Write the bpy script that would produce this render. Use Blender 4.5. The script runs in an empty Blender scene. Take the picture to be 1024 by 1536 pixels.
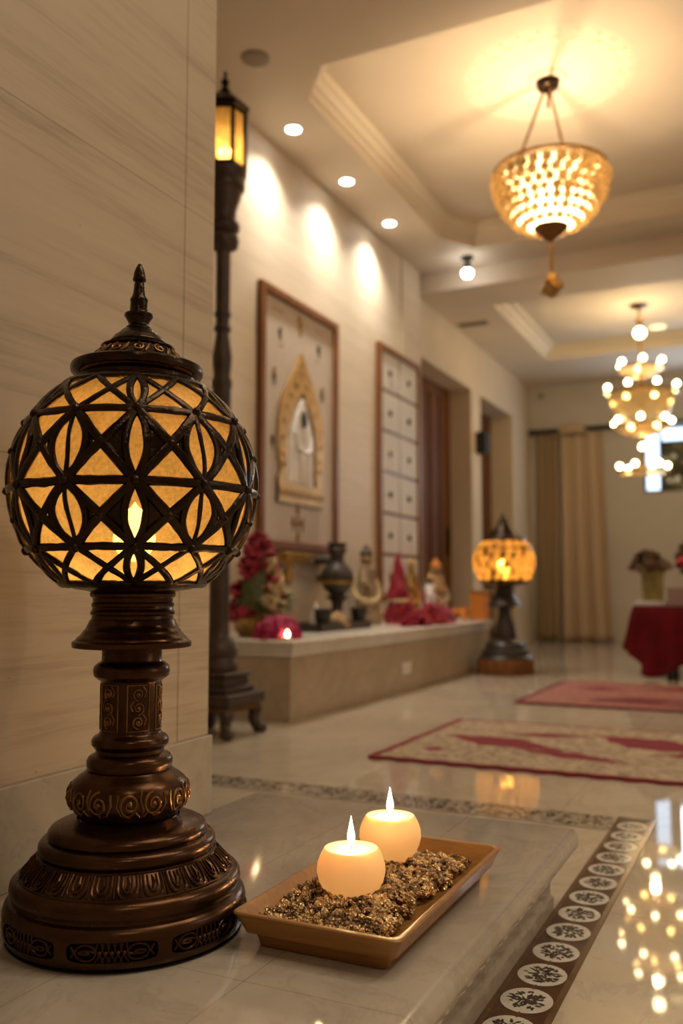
import bpy, bmesh, math, random
from mathutils import Vector, Matrix, noise as mnoise
random.seed(7)
PI = math.pi
SC = bpy.context.scene
COL = SC.collection
sin, cos, rad = math.sin, math.cos, math.radians

# ------------------------------------------------------------------ materials
def new_mat(name):
    m = bpy.data.materials.new(name); m.use_nodes = True
    nt = m.node_tree; nt.nodes.clear()
    return m, nt

class NT:
    """small helper to chain nodes"""
    def __init__(s, nt): s.nt = nt
    def n(s, typ, **kw):
        nd = s.nt.nodes.new(typ)
        for k, v in kw.items(): setattr(nd, k, v)
        return nd
    def link(s, a, b): s.nt.links.new(a, b)
    def setin(s, sock, v):
        if hasattr(v, 'is_output') or isinstance(v, bpy.types.NodeSocket): s.link(v, sock)
        else: sock.default_value = v
    def math(s, op, a, b=0.0, c=0.0):
        nd = s.n('ShaderNodeMath', operation=op)
        s.setin(nd.inputs[0], a); s.setin(nd.inputs[1], b)
        if len(nd.inputs) > 2: s.setin(nd.inputs[2], c)
        return nd.outputs[0]
    def mix(s, fac, a, b):
        nd = s.n('ShaderNodeMix', data_type='RGBA')
        s.setin(nd.inputs[0], fac); s.setin(nd.inputs[6], c4(a)); s.setin(nd.inputs[7], c4(b))
        return nd.outputs[2]
    def noise(s, vec, scale, detail=4, rough=.55, dist=0):
        nd = s.n('ShaderNodeTexNoise'); s.link(vec, nd.inputs['Vector'])
        nd.inputs['Scale'].default_value = scale; nd.inputs['Detail'].default_value = detail
        nd.inputs['Roughness'].default_value = rough; nd.inputs['Distortion'].default_value = dist
        return nd.outputs[0]
    def voronoi(s, vec, scale, feature='F1', out=0):
        nd = s.n('ShaderNodeTexVoronoi', feature=feature); s.link(vec, nd.inputs['Vector'])
        nd.inputs['Scale'].default_value = scale
        return nd.outputs[out]
    def mapping(s, vec, scale=(1, 1, 1), loc=(0, 0, 0), rot=(0, 0, 0)):
        nd = s.n('ShaderNodeMapping'); s.link(vec, nd.inputs[0])
        nd.inputs['Scale'].default_value = scale; nd.inputs['Location'].default_value = loc
        nd.inputs['Rotation'].default_value = rot
        return nd.outputs[0]
    def ramp(s, fac, stops):
        nd = s.n('ShaderNodeValToRGB'); s.link(fac, nd.inputs[0])
        cr = nd.color_ramp
        while len(cr.elements) < len(stops): cr.elements.new(.5)
        for e, (p, c) in zip(cr.elements, stops): e.position = p; e.color = c4(c)
        return nd.outputs[0]
    def bump(s, h, strength=.3, dist=.01):
        nd = s.n('ShaderNodeBump'); s.link(h, nd.inputs['Height'])
        nd.inputs['Strength'].default_value = strength; nd.inputs['Distance'].default_value = dist
        return nd.outputs[0]
    def objco(s): return s.n('ShaderNodeTexCoord').outputs['Object']
    def pos(s): return s.n('ShaderNodeNewGeometry').outputs['Position']
    def xyz(s, v):
        nd = s.n('ShaderNodeSeparateXYZ'); s.link(v, nd.inputs[0]); return nd.outputs
    def out(s, surf):
        o = s.n('ShaderNodeOutputMaterial'); s.link(surf, o.inputs[0])
    def bsdf(s, color, rough=.5, metal=0., normal=None, **kw):
        b = s.n('ShaderNodeBsdfPrincipled')
        s.setin(b.inputs['Base Color'], c4(color)); s.setin(b.inputs['Roughness'], rough); s.setin(b.inputs['Metallic'], metal)
        if normal is not None: s.link(normal, b.inputs['Normal'])
        for k, v in kw.items(): s.setin(b.inputs[k.replace('_', ' ')], v)
        return b.outputs[0]

def c4(c):
    if isinstance(c, (tuple, list)): return tuple(c) + (1.,) if len(c) == 3 else tuple(c)
    return c

def simple(name, color, rough=.5, metal=0., var=.25, scale=30, bump=.0, bscale=60, **kw):
    """procedural one-substance material: noise driven tone and gloss, optional fine relief"""
    m, nt = new_mat(name); t = NT(nt); co = t.objco()
    n = t.noise(co, scale, 5)
    lo = tuple(x * (1 - var) for x in color); hi = tuple(min(1, x * (1 + var)) for x in color)
    col = t.ramp(n, [(.3, lo), (.7, hi)])
    r = t.math('ADD', t.math('MULTIPLY', n, .2), rough - .1)
    nm = t.bump(t.noise(co, bscale, 3), bump, .005) if bump else None
    t.out(t.bsdf(col, r, metal, nm, **kw)); return m

def emit(name, color, strength):
    m, nt = new_mat(name); t = NT(nt)
    e = t.n('ShaderNodeEmission'); e.inputs[0].default_value = c4(color); e.inputs[1].default_value = strength
    t.out(e.outputs[0]); return m

M = {}
M['bronze'] = simple('antique_bronze', (.064, .029, .0125), .27, .85, .35, 14, .06, 90)
M['bronze_dark'] = simple('dark_bronze', (.034, .020, .011), .24, .85, .4, 40, .25, 110)
M['bronze_gold'] = simple('worn_gilt_bronze', (.22, .112, .038), .32, .9, .4, 60, .15, 200)
M['umber'] = simple('umber_carved_wood', (.05, .027, .015), .42, .1, .35, 18, .15, 70)
M['recess'] = simple('dull_black', (.012, .009, .007), .6, .4, .2)
M['gold'] = simple('old_gold', (.40, .235, .07), .38, .7, .4, 40, .3, 160)
M['black'] = simple('black_paint', (.012, .012, .012), .45, 0, .2)
M['plastic_white'] = simple('white_plastic', (.75, .72, .66), .35, 0, .04)
M['plastic_grey'] = simple('grey_speaker_mesh', (.30, .25, .19), .7, 0, .08, 200)
M['dark_clay'] = simple('dark_patinated_clay', (.055, .042, .034), .45, .25, .4, 25, .15, 90)
M['soot_wood'] = simple('dark_stained_wood', (.026, .016, .010), .4, 0, .3, 20)
M['magenta'] = simple('magenta_cloth', (.33, .012, .065), .8, 0, .35, 22, .3, 60)
M['crimson'] = simple('crimson_petals', (.28, .008, .026), .65, 0, .35, 60, .2, 90)
M['leaf'] = simple('dull_green_leaf', (.10, .12, .035), .6, 0, .4, 40)
M['blossom_cream'] = simple('cream_blossom', (.55, .42, .22), .7, 0, .3, 50)
M['orange'] = simple('orange_marigold', (.62, .22, .03), .7, 0, .3, 60, .3, 120)
M['robe_white'] = simple('white_robe', (.80, .78, .75), .75, 0, .16, 14)
M['skin_dark'] = simple('dark_face', (.10, .075, .06), .7, 0, .2)
M['tan_cloth'] = simple('tan_cloth', (.40, .25, .12), .8, 0, .35, 25, .3, 60)
M['garland'] = simple('beige_garland', (.34, .25, .15), .75, 0, .55, 35, .4, 70)
M['maroon'] = simple('maroon_velvet', (.10, .0025, .005), .8, 0, .3, 6, .1, 200, Specular_IOR_Level=.12)
M['paper'] = simple('paper_white', (.66, .62, .55), .6, 0, .05)
M['green_gold'] = simple('green_gold_glaze', (.30, .25, .07), .4, .2, .5, 7)
M['dry_brown'] = simple('dried_brown_flowers', (.13, .07, .035), .8, 0, .5, 30, .4, 60)
M['pinkred'] = simple('pink_red_petals', (.75, .05, .08), .6, 0, .2)
M['mauve'] = simple('mauve_card', (.30, .20, .16), .7, 0, .12)
M['ink'] = simple('brown_ink', (.06, .04, .025), .7, 0, .2)
M['flame'] = None

def wood(name, dark, light, rough=.4, axis='Y', scale=7, spec=.5):
    m, nt = new_mat(name); t = NT(nt); co = t.objco()
    s = {'X': (.12, 1, 1), 'Y': (1, .12, 1), 'Z': (1, 1, .1)}[axis]
    v = t.mapping(co, tuple(k * scale for k in s))
    n = t.noise(v, 4.5, 6, .6, 1.2); n2 = t.noise(v, 30, 3, .6)
    f = t.math('ADD', t.math('MULTIPLY', n, .75), t.math('MULTIPLY', n2, .25))
    col = t.ramp(f, [(.32, dark), (.68, light)])
    t.out(t.bsdf(col, rough, 0, t.bump(n2, .08, .003), Specular_IOR_Level=spec)); return m
M['tray_wood'] = wood('honey_wood', (.24, .108, .026), (.42, .205, .053), .33, 'X', 9)
M['frame_wood'] = wood('red_brown_wood', (.14, .05, .014), (.25, .098, .03), .45, 'Z', 6, .2)
M['door_wood'] = wood('dark_walnut', (.085, .033, .009), (.19, .073, .020), .6, 'Z', 3, .12)

def plaster(name, color, var=.05, rough=.75):
    m, nt = new_mat(name); t = NT(nt); p = t.pos()
    n = t.noise(p, 1.6, 5); f = t.noise(p, 90, 3)
    col = t.ramp(n, [(.3, tuple(c * (1 - var) for c in color)), (.7, tuple(c * (1 + var) for c in color))])
    t.out(t.bsdf(col, rough, 0, t.bump(f, .05, .003))); return m
M['ceiling'] = plaster('ceiling_plaster', (.66, .575, .465))
M['cornice'] = plaster('cornice_plaster', (.74, .655, .53))
M['wall_paint'] = plaster('warm_wall_paint', (.66, .56, .42))
M['wall_daylit'] = plaster('daylight_tinted_wall', (.60, .56, .50))  # cool window light on the far wall is put into this colour

def stone_wall(name, base, dark, course=(.62, 1.25), lines=True):
    """vein-cut travertine: streaks run level along the wall, faint panel joints"""
    m, nt = new_mat(name); t = NT(nt); p = t.pos(); x, y, z = t.xyz(p)
    v = t.mapping(p, (2, .55, 9))
    n = t.noise(v, 1.6, 8, .62, .7); n2 = t.noise(t.mapping(p, (6, 2, 40)), 2.2, 6, .65, .5)
    f = t.math('ADD', t.math('MULTIPLY', n, .6), t.math('MULTIPLY', n2, .4))
    col = t.ramp(f, [(.33, dark), (.5, base), (.72, tuple(min(1, c * 1.1) for c in base))])
    pits = t.noise(t.mapping(p, (20, 14, 40)), 2, 2)
    col = t.mix(t.math('MULTIPLY', t.math('GREATER_THAN', pits, .76), .45), col, tuple(c * .5 for c in dark))
    if lines:
        lz = t.math('LESS_THAN', t.math('ABSOLUTE', t.math('SUBTRACT', t.math('FRACT', t.math('DIVIDE', t.math('ADD', z, .05), course[0])), .5)), .0022)
        col = t.mix(t.math('MULTIPLY', lz, .55), col, tuple(c * .55 for c in dark))
    t.out(t.bsdf(col, .55, 0, t.bump(f, .12, .006))); return m
M['travertine'] = stone_wall('travertine_cladding', (.50, .405, .295), (.35, .27, .18))
M['stone_light'] = stone_wall('ribbed_limestone', (.64, .545, .415), (.55, .46, .34), (.24, 1))

def marble(name, base, dark, vein, tile=None, off=(0, 0), linesx=(), linesy=(), rough=.02, vs=1.0, jw=.0011, tint=.05, va=.3):
    m, nt = new_mat(name); t = NT(nt); p = t.pos(); x, y, z = t.xyz(p)
    n = t.noise(t.mapping(p, (vs, vs, vs)), 1.7, 8, .6, .8)
    col = t.ramp(n, [(.28, dark), (.6, base)])
    n2 = t.noise(t.mapping(p, (vs * 1.0, vs * .7, vs), (3, 1, 0), (0, 0, .6)), 2.6, 9, .66, 1.6)
    vn = t.math('SUBTRACT', 1., t.math('MULTIPLY', t.math('ABSOLUTE', t.math('SUBTRACT', n2, .5)), 26)); vn = t.math('MAXIMUM', vn, 0)
    col = t.mix(t.math('MULTIPLY', vn, va), col, vein)
    sp = t.noise(p, 34 * vs, 4); col = t.mix(t.math('MULTIPLY', t.math('GREATER_THAN', sp, .66), .22), col, vein)
    joint = None
    if tile:
        fx = t.math('DIVIDE', t.math('ADD', x, off[0]), tile[0]); fy = t.math('DIVIDE', t.math('ADD', y, off[1]), tile[1])
        cell = t.math('SINE', t.math('ADD', t.math('MULTIPLY', t.math('FLOOR', fx), 12.99), t.math('MULTIPLY', t.math('FLOOR', fy), 78.23)))
        rnd = t.math('FRACT', t.math('MULTIPLY', cell, 43.7))
        col = t.mix(t.math('MULTIPLY', rnd, tint * 6), col, dark)
        ex = t.math('LESS_THAN', t.math('ABSOLUTE', t.math('SUBTRACT', t.math('FRACT', fx), .5)), jw / tile[0])
        ey = t.math('LESS_THAN', t.math('ABSOLUTE', t.math('SUBTRACT', t.math('FRACT', fy), .5)), jw / tile[1])
        joint = t.math('MAXIMUM', ex, ey)
    for xs in linesx:
        e = t.math('LESS_THAN', t.math('ABSOLUTE', t.math('SUBTRACT', x, xs)), jw * .6); joint = e if joint is None else t.math('MAXIMUM', joint, e)
    for ys in linesy:
        e = t.math('LESS_THAN', t.math('ABSOLUTE', t.math('SUBTRACT', y, ys)), jw * .6); joint = e if joint is None else t.math('MAXIMUM', joint, e)
    if joint is not None: col = t.mix(t.math('MULTIPLY', joint, .5), col, tuple(c * .35 for c in vein))
    r = t.math('ADD', t.math('MULTIPLY', t.noise(p, 8, 4), .02), rough)
    t.out(t.bsdf(col, r, 0)); return m
M['floor'] = marble('polished_beige_marble', (.58, .50, .385), (.47, .395, .29), (.33, .25, .17), (.9, .9), (.15, .32))
M['step'] = marble('grey_veined_marble', (.50, .445, .37), (.385, .335, .27), (.24, .19, .145), None, linesx=(-.844, -.622), linesy=(1.008,), rough=.075, vs=2.2, va=.2)
M['step_face'] = marble('beige_step_marble', (.50, .44, .36), (.42, .36, .285), (.30, .24, .18), None, rough=.2, vs=2)
M['skirt'] = marble('grey_skirting_marble', (.47, .41, .33), (.36, .305, .235), (.22, .18, .135), None, rough=.22, vs=2.0, va=.15)
M['altar_top'] = marble('white_altar_marble', (.74, .69, .60), (.66, .60, .51), (.5, .44, .36), None, rough=.2)
M['altar_base'] = marble('tan_altar_marble', (.46, .36, .25), (.38, .29, .19), (.28, .21, .14), None, rough=.25, vs=1.4)

def amber(name, color, speck, trans=.12, rough=.25, blur=.28):
    """lit coloured glass: scatters the lamp inside it, lets a little straight through"""
    m, nt = new_mat(name); t = NT(nt); co = t.objco()
    n = t.noise(co, speck, 4, .75); n2 = t.noise(co, speck * .13, 4, .6)
    f = t.math('ADD', t.math('MULTIPLY', n, .6), t.math('MULTIPLY', n2, .4))
    col = t.ramp(f, [(.36, tuple(c * .45 for c in color)), (.60, color)])
    tl = t.n('ShaderNodeBsdfTranslucent'); t.link(col, tl.inputs[0])
    tp = t.n('ShaderNodeBsdfRefraction'); t.setin(tp.inputs[0], c4((min(1, color[0] * 1.1), color[1] * 1.1, color[2]))); tp.inputs['IOR'].default_value = 1.02; tp.inputs['Roughness'].default_value = blur
    gl = t.n('ShaderNodeBsdfGlossy'); gl.inputs[1].default_value = rough; gl.inputs[0].default_value = (.8, .7, .55, 1)
    df = t.n('ShaderNodeBsdfDiffuse'); t.link(col, df.inputs[0])
    bn = t.bump(n, .5, .004)
    for q in (gl, df): t.link(bn, q.inputs['Normal'])
    a = t.n('ShaderNodeMixShader'); a.inputs[0].default_value = .25; t.link(tl.outputs[0], a.inputs[1]); t.link(df.outputs[0], a.inputs[2])
    b = t.n('ShaderNodeMixShader'); b.inputs[0].default_value = trans; t.link(a.outputs[0], b.inputs[1]); t.link(tp.outputs[0], b.inputs[2])
    fr = t.n('ShaderNodeFresnel'); fr.inputs[0].default_value = 1.3
    c = t.n('ShaderNodeMixShader'); t.link(fr.outputs[0], c.inputs[0]); t.link(b.outputs[0], c.inputs[1]); t.link(gl.outputs[0], c.inputs[2])
    t.out(c.outputs[0]); return m
M['amber'] = amber('amber_crackle_glass', (.95, .56, .165), 150, .28)
M['amber_far'] = amber('amber_mosaic_glass', (.92, .47, .10), 40, .22, .25, .5)
M['amber_post'] = amber('amber_lantern_pane', (1., .62, .18), 20, .25)
M['crystal'] = amber('warm_crystal_beads', (1., .84, .58), 30, .03)
M['dish_glass'] = amber('pale_gold_glass', (.9, .74, .46), 15, .75)

def wax():
    m, nt = new_mat('cream_wax'); t = NT(nt); co = t.objco()
    n = t.noise(co, 12, 4)
    col = t.ramp(n, [(.3, (.93, .71, .44)), (.7, (.96, .77, .50))])
    pr = t.bsdf(col, .38, 0, None, Subsurface_Weight=.6, Subsurface_Radius=(.05, .034, .018), Subsurface_Scale=.6)
    tl = t.n('ShaderNodeBsdfTranslucent'); t.link(col, tl.inputs[0])
    a = t.n('ShaderNodeMixShader'); a.inputs[0].default_value = .4
    t.link(pr, a.inputs[1]); t.link(tl.outputs[0], a.inputs[2]); t.out(a.outputs[0]); return m
M['wax'] = wax()

def flame_mat():
    m, nt = new_mat('candle_flame'); t = NT(nt)
    e = t.n('ShaderNodeEmission'); e.inputs[0].default_value = (1, .74, .36, 1); e.inputs[1].default_value = 16
    t.out(e.outputs[0]); return m
M['flame'] = flame_mat()
M['bulb_warm'] = emit('warm_bulb', (1, .80, .46), 11)
M['bulb_far'] = emit('chandelier_bulb', (1, .76, .40), 13)
M['led_cool'] = emit('cool_downlight', (1, .96, .88), 14)
M['disc_warm'] = emit('warm_disc_light', (1, .72, .36), 1.3)
M['sky_pane'] = emit('daylit_frosted_pane', (.62, .80, 1.0), 1.35)

def gravel_mat():
    m, nt = new_mat('glitter_gravel'); t = NT(nt); co = t.objco()
    
    n = t.noise(co, 45, 4)
    col = t.ramp(n, [(.34, (.08, .046, .022)), (.48, (.42, .26, .12)), (.6, (.95, .68, .34))])  # the palest gold also paints glints of light onto the stones
    r = t.math('ADD', t.math('MULTIPLY', n, .25), .10)
    nd = t.n('ShaderNodeBump'); nd.inputs['Strength'].default_value = .9; nd.inputs['Distance'].default_value = .004
    t.link(t.voronoi(co, 260), nd.inputs['Height'])
    t.out(t.bsdf(col, r, .7, nd.outputs[0])); return m
M['gravel'] = gravel_mat()

def curtain_mat(name, c):
    m, nt = new_mat(name); t = NT(nt); co = t.objco()
    w = t.noise(t.mapping(co, (220, 220, 60)), 2, 3)
    col = t.ramp(w, [(.3, tuple(k * .9 for k in c)), (.7, c)])
    t.out(t.bsdf(col, .85, 0, t.bump(w, .1, .002))); return m
M['curtain'] = curtain_mat('beige_curtain', (.60, .46, .32))
M['sheer'] = curtain_mat('brown_sheer', (.42, .31, .18))

def rug_mat(name, half, field, field2, red, blobs, border=.06):
    m, nt = new_mat(name); t = NT(nt); co = t.objco(); x, y, z = t.xyz(co)
    wob = t.math('MULTIPLY', t.math('SUBTRACT', t.noise(co, 9, 3), .5), .16)
    fine = t.voronoi(co, 55, 'DISTANCE_TO_EDGE')
    sp = t.noise(co, 38, 4, .65)
    col = t.ramp(sp, [(.36, field2), (.55, field), (.72, tuple(min(1, c * 1.15) for c in field))])
    col = t.mix(t.math('MULTIPLY', t.math('LESS_THAN', fine, .08), .4), col, field2)
    mask = None
    for (bx, by, ax, ay, rot) in blobs:
        dx = t.math('SUBTRACT', x, bx); dy = t.math('SUBTRACT', y, by); cr, sr = cos(rot), sin(rot)
        u = t.math('ADD', t.math('MULTIPLY', dx, cr / ax), t.math('MULTIPLY', dy, sr / ax))
        v = t.math('SUBTRACT', t.math('MULTIPLY', dy, cr / ay), t.math('MULTIPLY', dx, sr / ay))
        d = t.math('ADD', t.math('ABSOLUTE', u), t.math('ABSOLUTE', v))
        d = t.math('ADD', d, t.math('MULTIPLY', wob, 5))
        e = t.math('LESS_THAN', d, 1.)
        mask = e if mask is None else t.math('MAXIMUM', mask, e)
    if mask is not None: col = t.mix(mask, col, red)
    ex = t.math('GREATER_THAN', t.math('ADD', t.math('ABSOLUTE', x), t.math('MULTIPLY', wob, .18)), half[0] - border)
    ey = t.math('GREATER_THAN', t.math('ADD', t.math('ABSOLUTE', y), t.math('MULTIPLY', wob, .18)), half[1] - border * .8)
    col = t.mix(t.math('MAXIMUM', ex, ey), col, red)
    t.out(t.bsdf(col, .9, 0, t.bump(t.noise(co, 150, 3), .5, .004))); return m

# ------------------------------------------------------------------ mesh building
class MB:
    def __init__(s): s.v = []; s.f = []; s.m = []; s.sm = []
    def add(s, vs, fs, mat=0, smooth=True):
        o = len(s.v); s.v += [tuple(p) for p in vs]
        for f in fs: s.f.append(tuple(i + o for i in f)); s.m.append(mat); s.sm.append(smooth)
        return s
    def box(s, c, d, rz=0, mat=0, taper=1.0):
        hx, hy, hz = d[0] / 2, d[1] / 2, d[2] / 2; vs = []
        for z, k in ((-hz, 1.), (hz, taper)):
            for sx, sy in ((-1, -1), (1, -1), (1, 1), (-1, 1)):
                X, Y = sx * hx * k, sy * hy * k
                vs.append((c[0] + X * cos(rz) - Y * sin(rz), c[1] + X * sin(rz) + Y * cos(rz), c[2] + z))
        return s.add(vs, [(3, 2, 1, 0), (4, 5, 6, 7), (0, 1, 5, 4), (1, 2, 6, 5), (2, 3, 7, 6), (3, 0, 4, 7)], mat, False)
    def box2(s, a, b, mat=0):
        return s.box([(p + q) / 2 for p, q in zip(a, b)], [abs(q - p) for p, q in zip(a, b)], 0, mat)
    def lathe(s, prof, seg=48, c=(0, 0, 0), mat=0, caps=True, a0=0., smooth=True, flat=None):
        """prof = [(z, r)...]; flat = exponent-free list of side count for polygonal bodies"""
        vs = []; fs = []; n = len(prof)
        for (z, r) in prof:
            for k in range(seg):
                a = a0 + 2 * PI * k / seg; vs.append((c[0] + r * cos(a), c[1] + r * sin(a), c[2] + z))
        for i in range(n - 1):
            for k in range(seg):
                k2 = (k + 1) % seg; fs.append((i * seg + k, i * seg + k2, (i + 1) * seg + k2, (i + 1) * seg + k))
        if caps:
            if prof[0][1] > 1e-6: fs.append(tuple(reversed(range(seg))))
            if prof[-1][1] > 1e-6: fs.append(tuple((n - 1) * seg + k for k in range(seg)))
        return s.add(vs, fs, mat, smooth)
    def tube(s, pts, r, seg=8, closed=False, mat=0, caps=True, flat=1.0, up=None):
        """tube along a polyline; r is a number or one per point; flat squashes it along `up` (per point direction)"""
        P = [Vector(p) for p in pts]; n = len(P); vs = []; fs = []
        R = r if isinstance(r, (list, tuple)) else [r] * n
        prev = None
        for i in range(n):
            if closed: tg = P[(i + 1) % n] - P[i - 1]
            else: tg = P[min(i + 1, n - 1)] - P[max(i - 1, 0)]
            if tg.length < 1e-9: tg = Vector((0, 0, 1))
            tg.normalize()
            if up is not None: ref = Vector(up[i])
            elif prev is not None: ref = prev
            else: ref = Vector((0, 0, 1)) if abs(tg.z) < .9 else Vector((1, 0, 0))
            nx = ref - tg * ref.dot(tg)
            if nx.length < 1e-6: nx = tg.orthogonal()
            nx.normalize(); prev = nx; ny = tg.cross(nx)
            for k in range(seg):
                a = 2 * PI * k / seg
                vs.append(P[i] + nx * (cos(a) * R[i] * flat) + ny * (sin(a) * R[i]))
        for i in range(n if closed else n - 1):
            j = (i + 1) % n
            for k in range(seg):
                k2 = (k + 1) % seg; fs.append((i * seg + k, i * seg + k2, j * seg + k2, j * seg + k))
        if caps and not closed: fs += [tuple(reversed(range(seg))), tuple((n - 1) * seg + k for k in range(seg))]
        return s.add(vs, fs, mat, True)
    def ball(s, c, r, seg=16, rings=10, mat=0, jit=0.):
        if not isinstance(r, (tuple, list)): r = (r, r, r)
        vs = [(c[0], c[1], c[2] - r[2])]; fs = []
        for i in range(1, rings):
            p = -PI / 2 + PI * i / rings
            for k in range(seg):
                a = 2 * PI * k / seg; q = 1 + random.uniform(-jit, jit)
                vs.append((c[0] + r[0] * cos(p) * cos(a) * q, c[1] + r[1] * cos(p) * sin(a) * q, c[2] + r[2] * sin(p) * q))
        vs.append((c[0], c[1], c[2] + r[2])); T = len(vs) - 1
        for k in range(seg): fs.append((0, 1 + (k + 1) % seg, 1 + k)); fs.append((T, 1 + (rings - 2) * seg + k, 1 + (rings - 2) * seg + (k + 1) % seg))
        for i in range(rings - 2):
            for k in range(seg):
                k2 = (k + 1) % seg; a = 1 + i * seg; fs.append((a + k, a + k2, a + seg + k2, a + seg + k))
        return s.add(vs, fs, mat, True)
    def grid(s, fn, nu, nv, mat=0, smooth=True, wrap=False):
        vs = [fn(i / nu, j / nv) for j in range(nv + 1) for i in range(nu + 1)]; w = nu + 1
        fs = [(j * w + i, j * w + i + 1, (j + 1) * w + i + 1, (j + 1) * w + i) for j in range(nv) for i in range(nu)]
        return s.add(vs, fs, mat, smooth)
    def prism(s, poly, fn0, fn1, mat=0, smooth=False):
        """poly 2D (ccw); fn0/fn1 map (u,v) to the two 3D faces"""
        n = len(poly); vs = [fn0(*p) for p in poly] + [fn1(*p) for p in poly]
        fs = [tuple(reversed(range(n))), tuple(range(n, 2 * n))] + [(i, (i + 1) % n, n + (i + 1) % n, n + i) for i in range(n)]
        return s.add(vs, fs, mat, smooth)
    def build(s, name, mats, parent=None, bevel=0., solid=0., loc=None, angle=38, recalc=True, sub=0):
        me = bpy.data.meshes.new(name); me.from_pydata([tuple(v) for v in s.v], [], s.f)
        for m in (mats if isinstance(mats, (list, tuple)) else [mats]): me.materials.append(m)
        me.polygons.foreach_set('material_index', s.m); me.polygons.foreach_set('use_smooth', s.sm)
        if recalc:
            bm = bmesh.new(); bm.from_mesh(me); bmesh.ops.recalc_face_normals(bm, faces=bm.faces); bm.to_mesh(me); bm.free()
        me.set_sharp_from_angle(angle=rad(angle)); me.update()
        o = bpy.data.objects.new(name, me); COL.objects.link(o)
        if parent is not None: o.parent = parent
        if loc is not None: o.location = loc
        if solid: md = o.modifiers.new('thick', 'SOLIDIFY'); md.thickness = solid; md.offset = 0
        if sub: md = o.modifiers.new('sub', 'SUBSURF'); md.levels = sub; md.render_levels = sub
        if bevel: md = o.modifiers.new('bev', 'BEVEL'); md.width = bevel; md.segments = 3; md.limit_method = 'ANGLE'; md.angle_limit = rad(50)
        return o

def tag(o, label, cat, group=None, kind=None):
    o['label'] = label; o['category'] = cat
    if group: o['group'] = group
    if kind: o['kind'] = kind
    return o
def thing(name, label, cat, loc=(0, 0, 0), rz=0, group=None):
    o = bpy.data.objects.new(name, None); COL.objects.link(o); o.location = loc; o.rotation_euler = (0, 0, rz); o.empty_display_size = .1
    return tag(o, label, cat, group)
def struct(o): o['kind'] = 'structure'; return o
def dup(root, loc, rz=None, label=None):
    r = root.copy(); COL.objects.link(r); r.location = loc
    if rz is not None: r.rotation_euler = (0, 0, rz)
    if label: r['label'] = label
    for ch in list(root.children):
        c = ch.copy(); COL.objects.link(c); c.parent = r
        for g in list(ch.children):
            d = g.copy(); COL.objects.link(d); d.parent = c
    return r
def light(name, typ, loc, energy, color, size=.05, rot=None, **kw):
    l = bpy.data.lights.new(name, typ); l.energy = energy; l.color = color
    if typ == 'AREA': l.size = size
    else: l.shadow_soft_size = size
    for k, v in kw.items(): setattr(l, k, v)
    o = bpy.data.objects.new(name, l); COL.objects.link(o); o.location = loc
    if rot: o.rotation_euler = rot
    return o
def spiral(cx, cy, r0, r1, turns, a0=0, n=26, sgn=1):
    return [(cx + (r0 + (r1 - r0) * i / n) * cos(a0 + sgn * 2 * PI * turns * i / n), cy + (r0 + (r1 - r0) * i / n) * sin(a0 + sgn * 2 * PI * turns * i / n)) for i in range(n + 1)]
def interp(prof, z):
    """radius of a lathe profile at height z"""
    for (z0, r0), (z1, r1) in zip(prof, prof[1:]):
        if z0 <= z <= z1 and z1 > z0: return r0 + (r1 - r0) * (z - z0) / (z1 - z0)
    return prof[-1][1] if z > prof[-1][0] else prof[0][1]
# ------------------------------------------------------------------ the setting
XP, XD, YF, Z1, Z2 = -2.80, -2.87, 11.70, 3.50, 3.33
XR, YB = 2.6, -2.2
struct(MB().box2((-3.4, YB - .15, -.12), (XR + .15, YF + .15, 0)).build('floor', M['floor']))

# raised marble step that carries the globe lamp and the tray
prof = [(.006, 0), (.006, .028), (.001, .032), (.001, .074), (.006, .079), (.006, .094), (.013, .101), (.030, .108), (.043, .113), (.049, .121), (.050, .135), (.0485, .148), (.043, .1565), (.034, .16)]
mb = MB(); vs = []; n = len(prof); fm = []
for o, z in prof: vs += [(-.44 + o, YB, z), (-.44 + o, 1.89 + o, z), (-1.157, 1.89 + o, z)]
for i in range(n - 1):
    for k in (0, 1): mb.add([vs[3 * i + k], vs[3 * i + k + 1], vs[3 * i + 4 + k], vs[3 * i + 3 + k]], [(0, 1, 2, 3)], 0 if prof[i][1] < .1 else 1)
t = 3 * (n - 1); mb.add([vs[t], vs[t + 1], vs[t + 2], (-1.157, YB, .16)], [(0, 1, 2, 3)], 1, False)
o = mb.build('floor_step', [M['step_face'], M['step']]); struct(o)
bm = bmesh.new(); bm.from_mesh(o.data); bmesh.ops.remove_doubles(bm, verts=bm.verts, dist=1e-5); bmesh.ops.recalc_face_normals(bm, faces=bm.faces); bm.to_mesh(o.data); bm.free(); o.data.set_sharp_from_angle(angle=rad(40))

# walls
struct(MB().box2((-3.0, YB, 0), (-1.155, 1.705, Z1)).build('wall_near_left', M['travertine'], bevel=.003))
struct(MB().box2((-1.155, 1.595, .33), (-1.1532, 1.708, Z1)).build('trim_1', M['travertine'], bevel=.002))
struct(MB().box2((-1.155, YB, .16), (-1.141, 1.71, .33)).build('baseboard_near_left', M['skirt'], bevel=.003))
struct(MB().box2((-3.0, 1.705, 0), (XP, 7.42, Z1)).box2((XP - .004, 6.98, .41), (XP + .012, 7.42, Z1), 0).build('wall_altar', M['stone_light'], bevel=.003))
mb = MB()
for y0, y1 in ((7.42, 7.60), (9.15, 9.485), (10.825, YF)): mb.box2((-3.4, y0, 0), (XD, y1, Z1))
for y0, y1 in ((7.60, 9.15), (9.485, 10.825)): mb.box2((-3.4, y0, 2.79), (XD, y1, Z1))
struct(mb.build('wall_doors', M['wall_paint'], bevel=.006))
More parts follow.
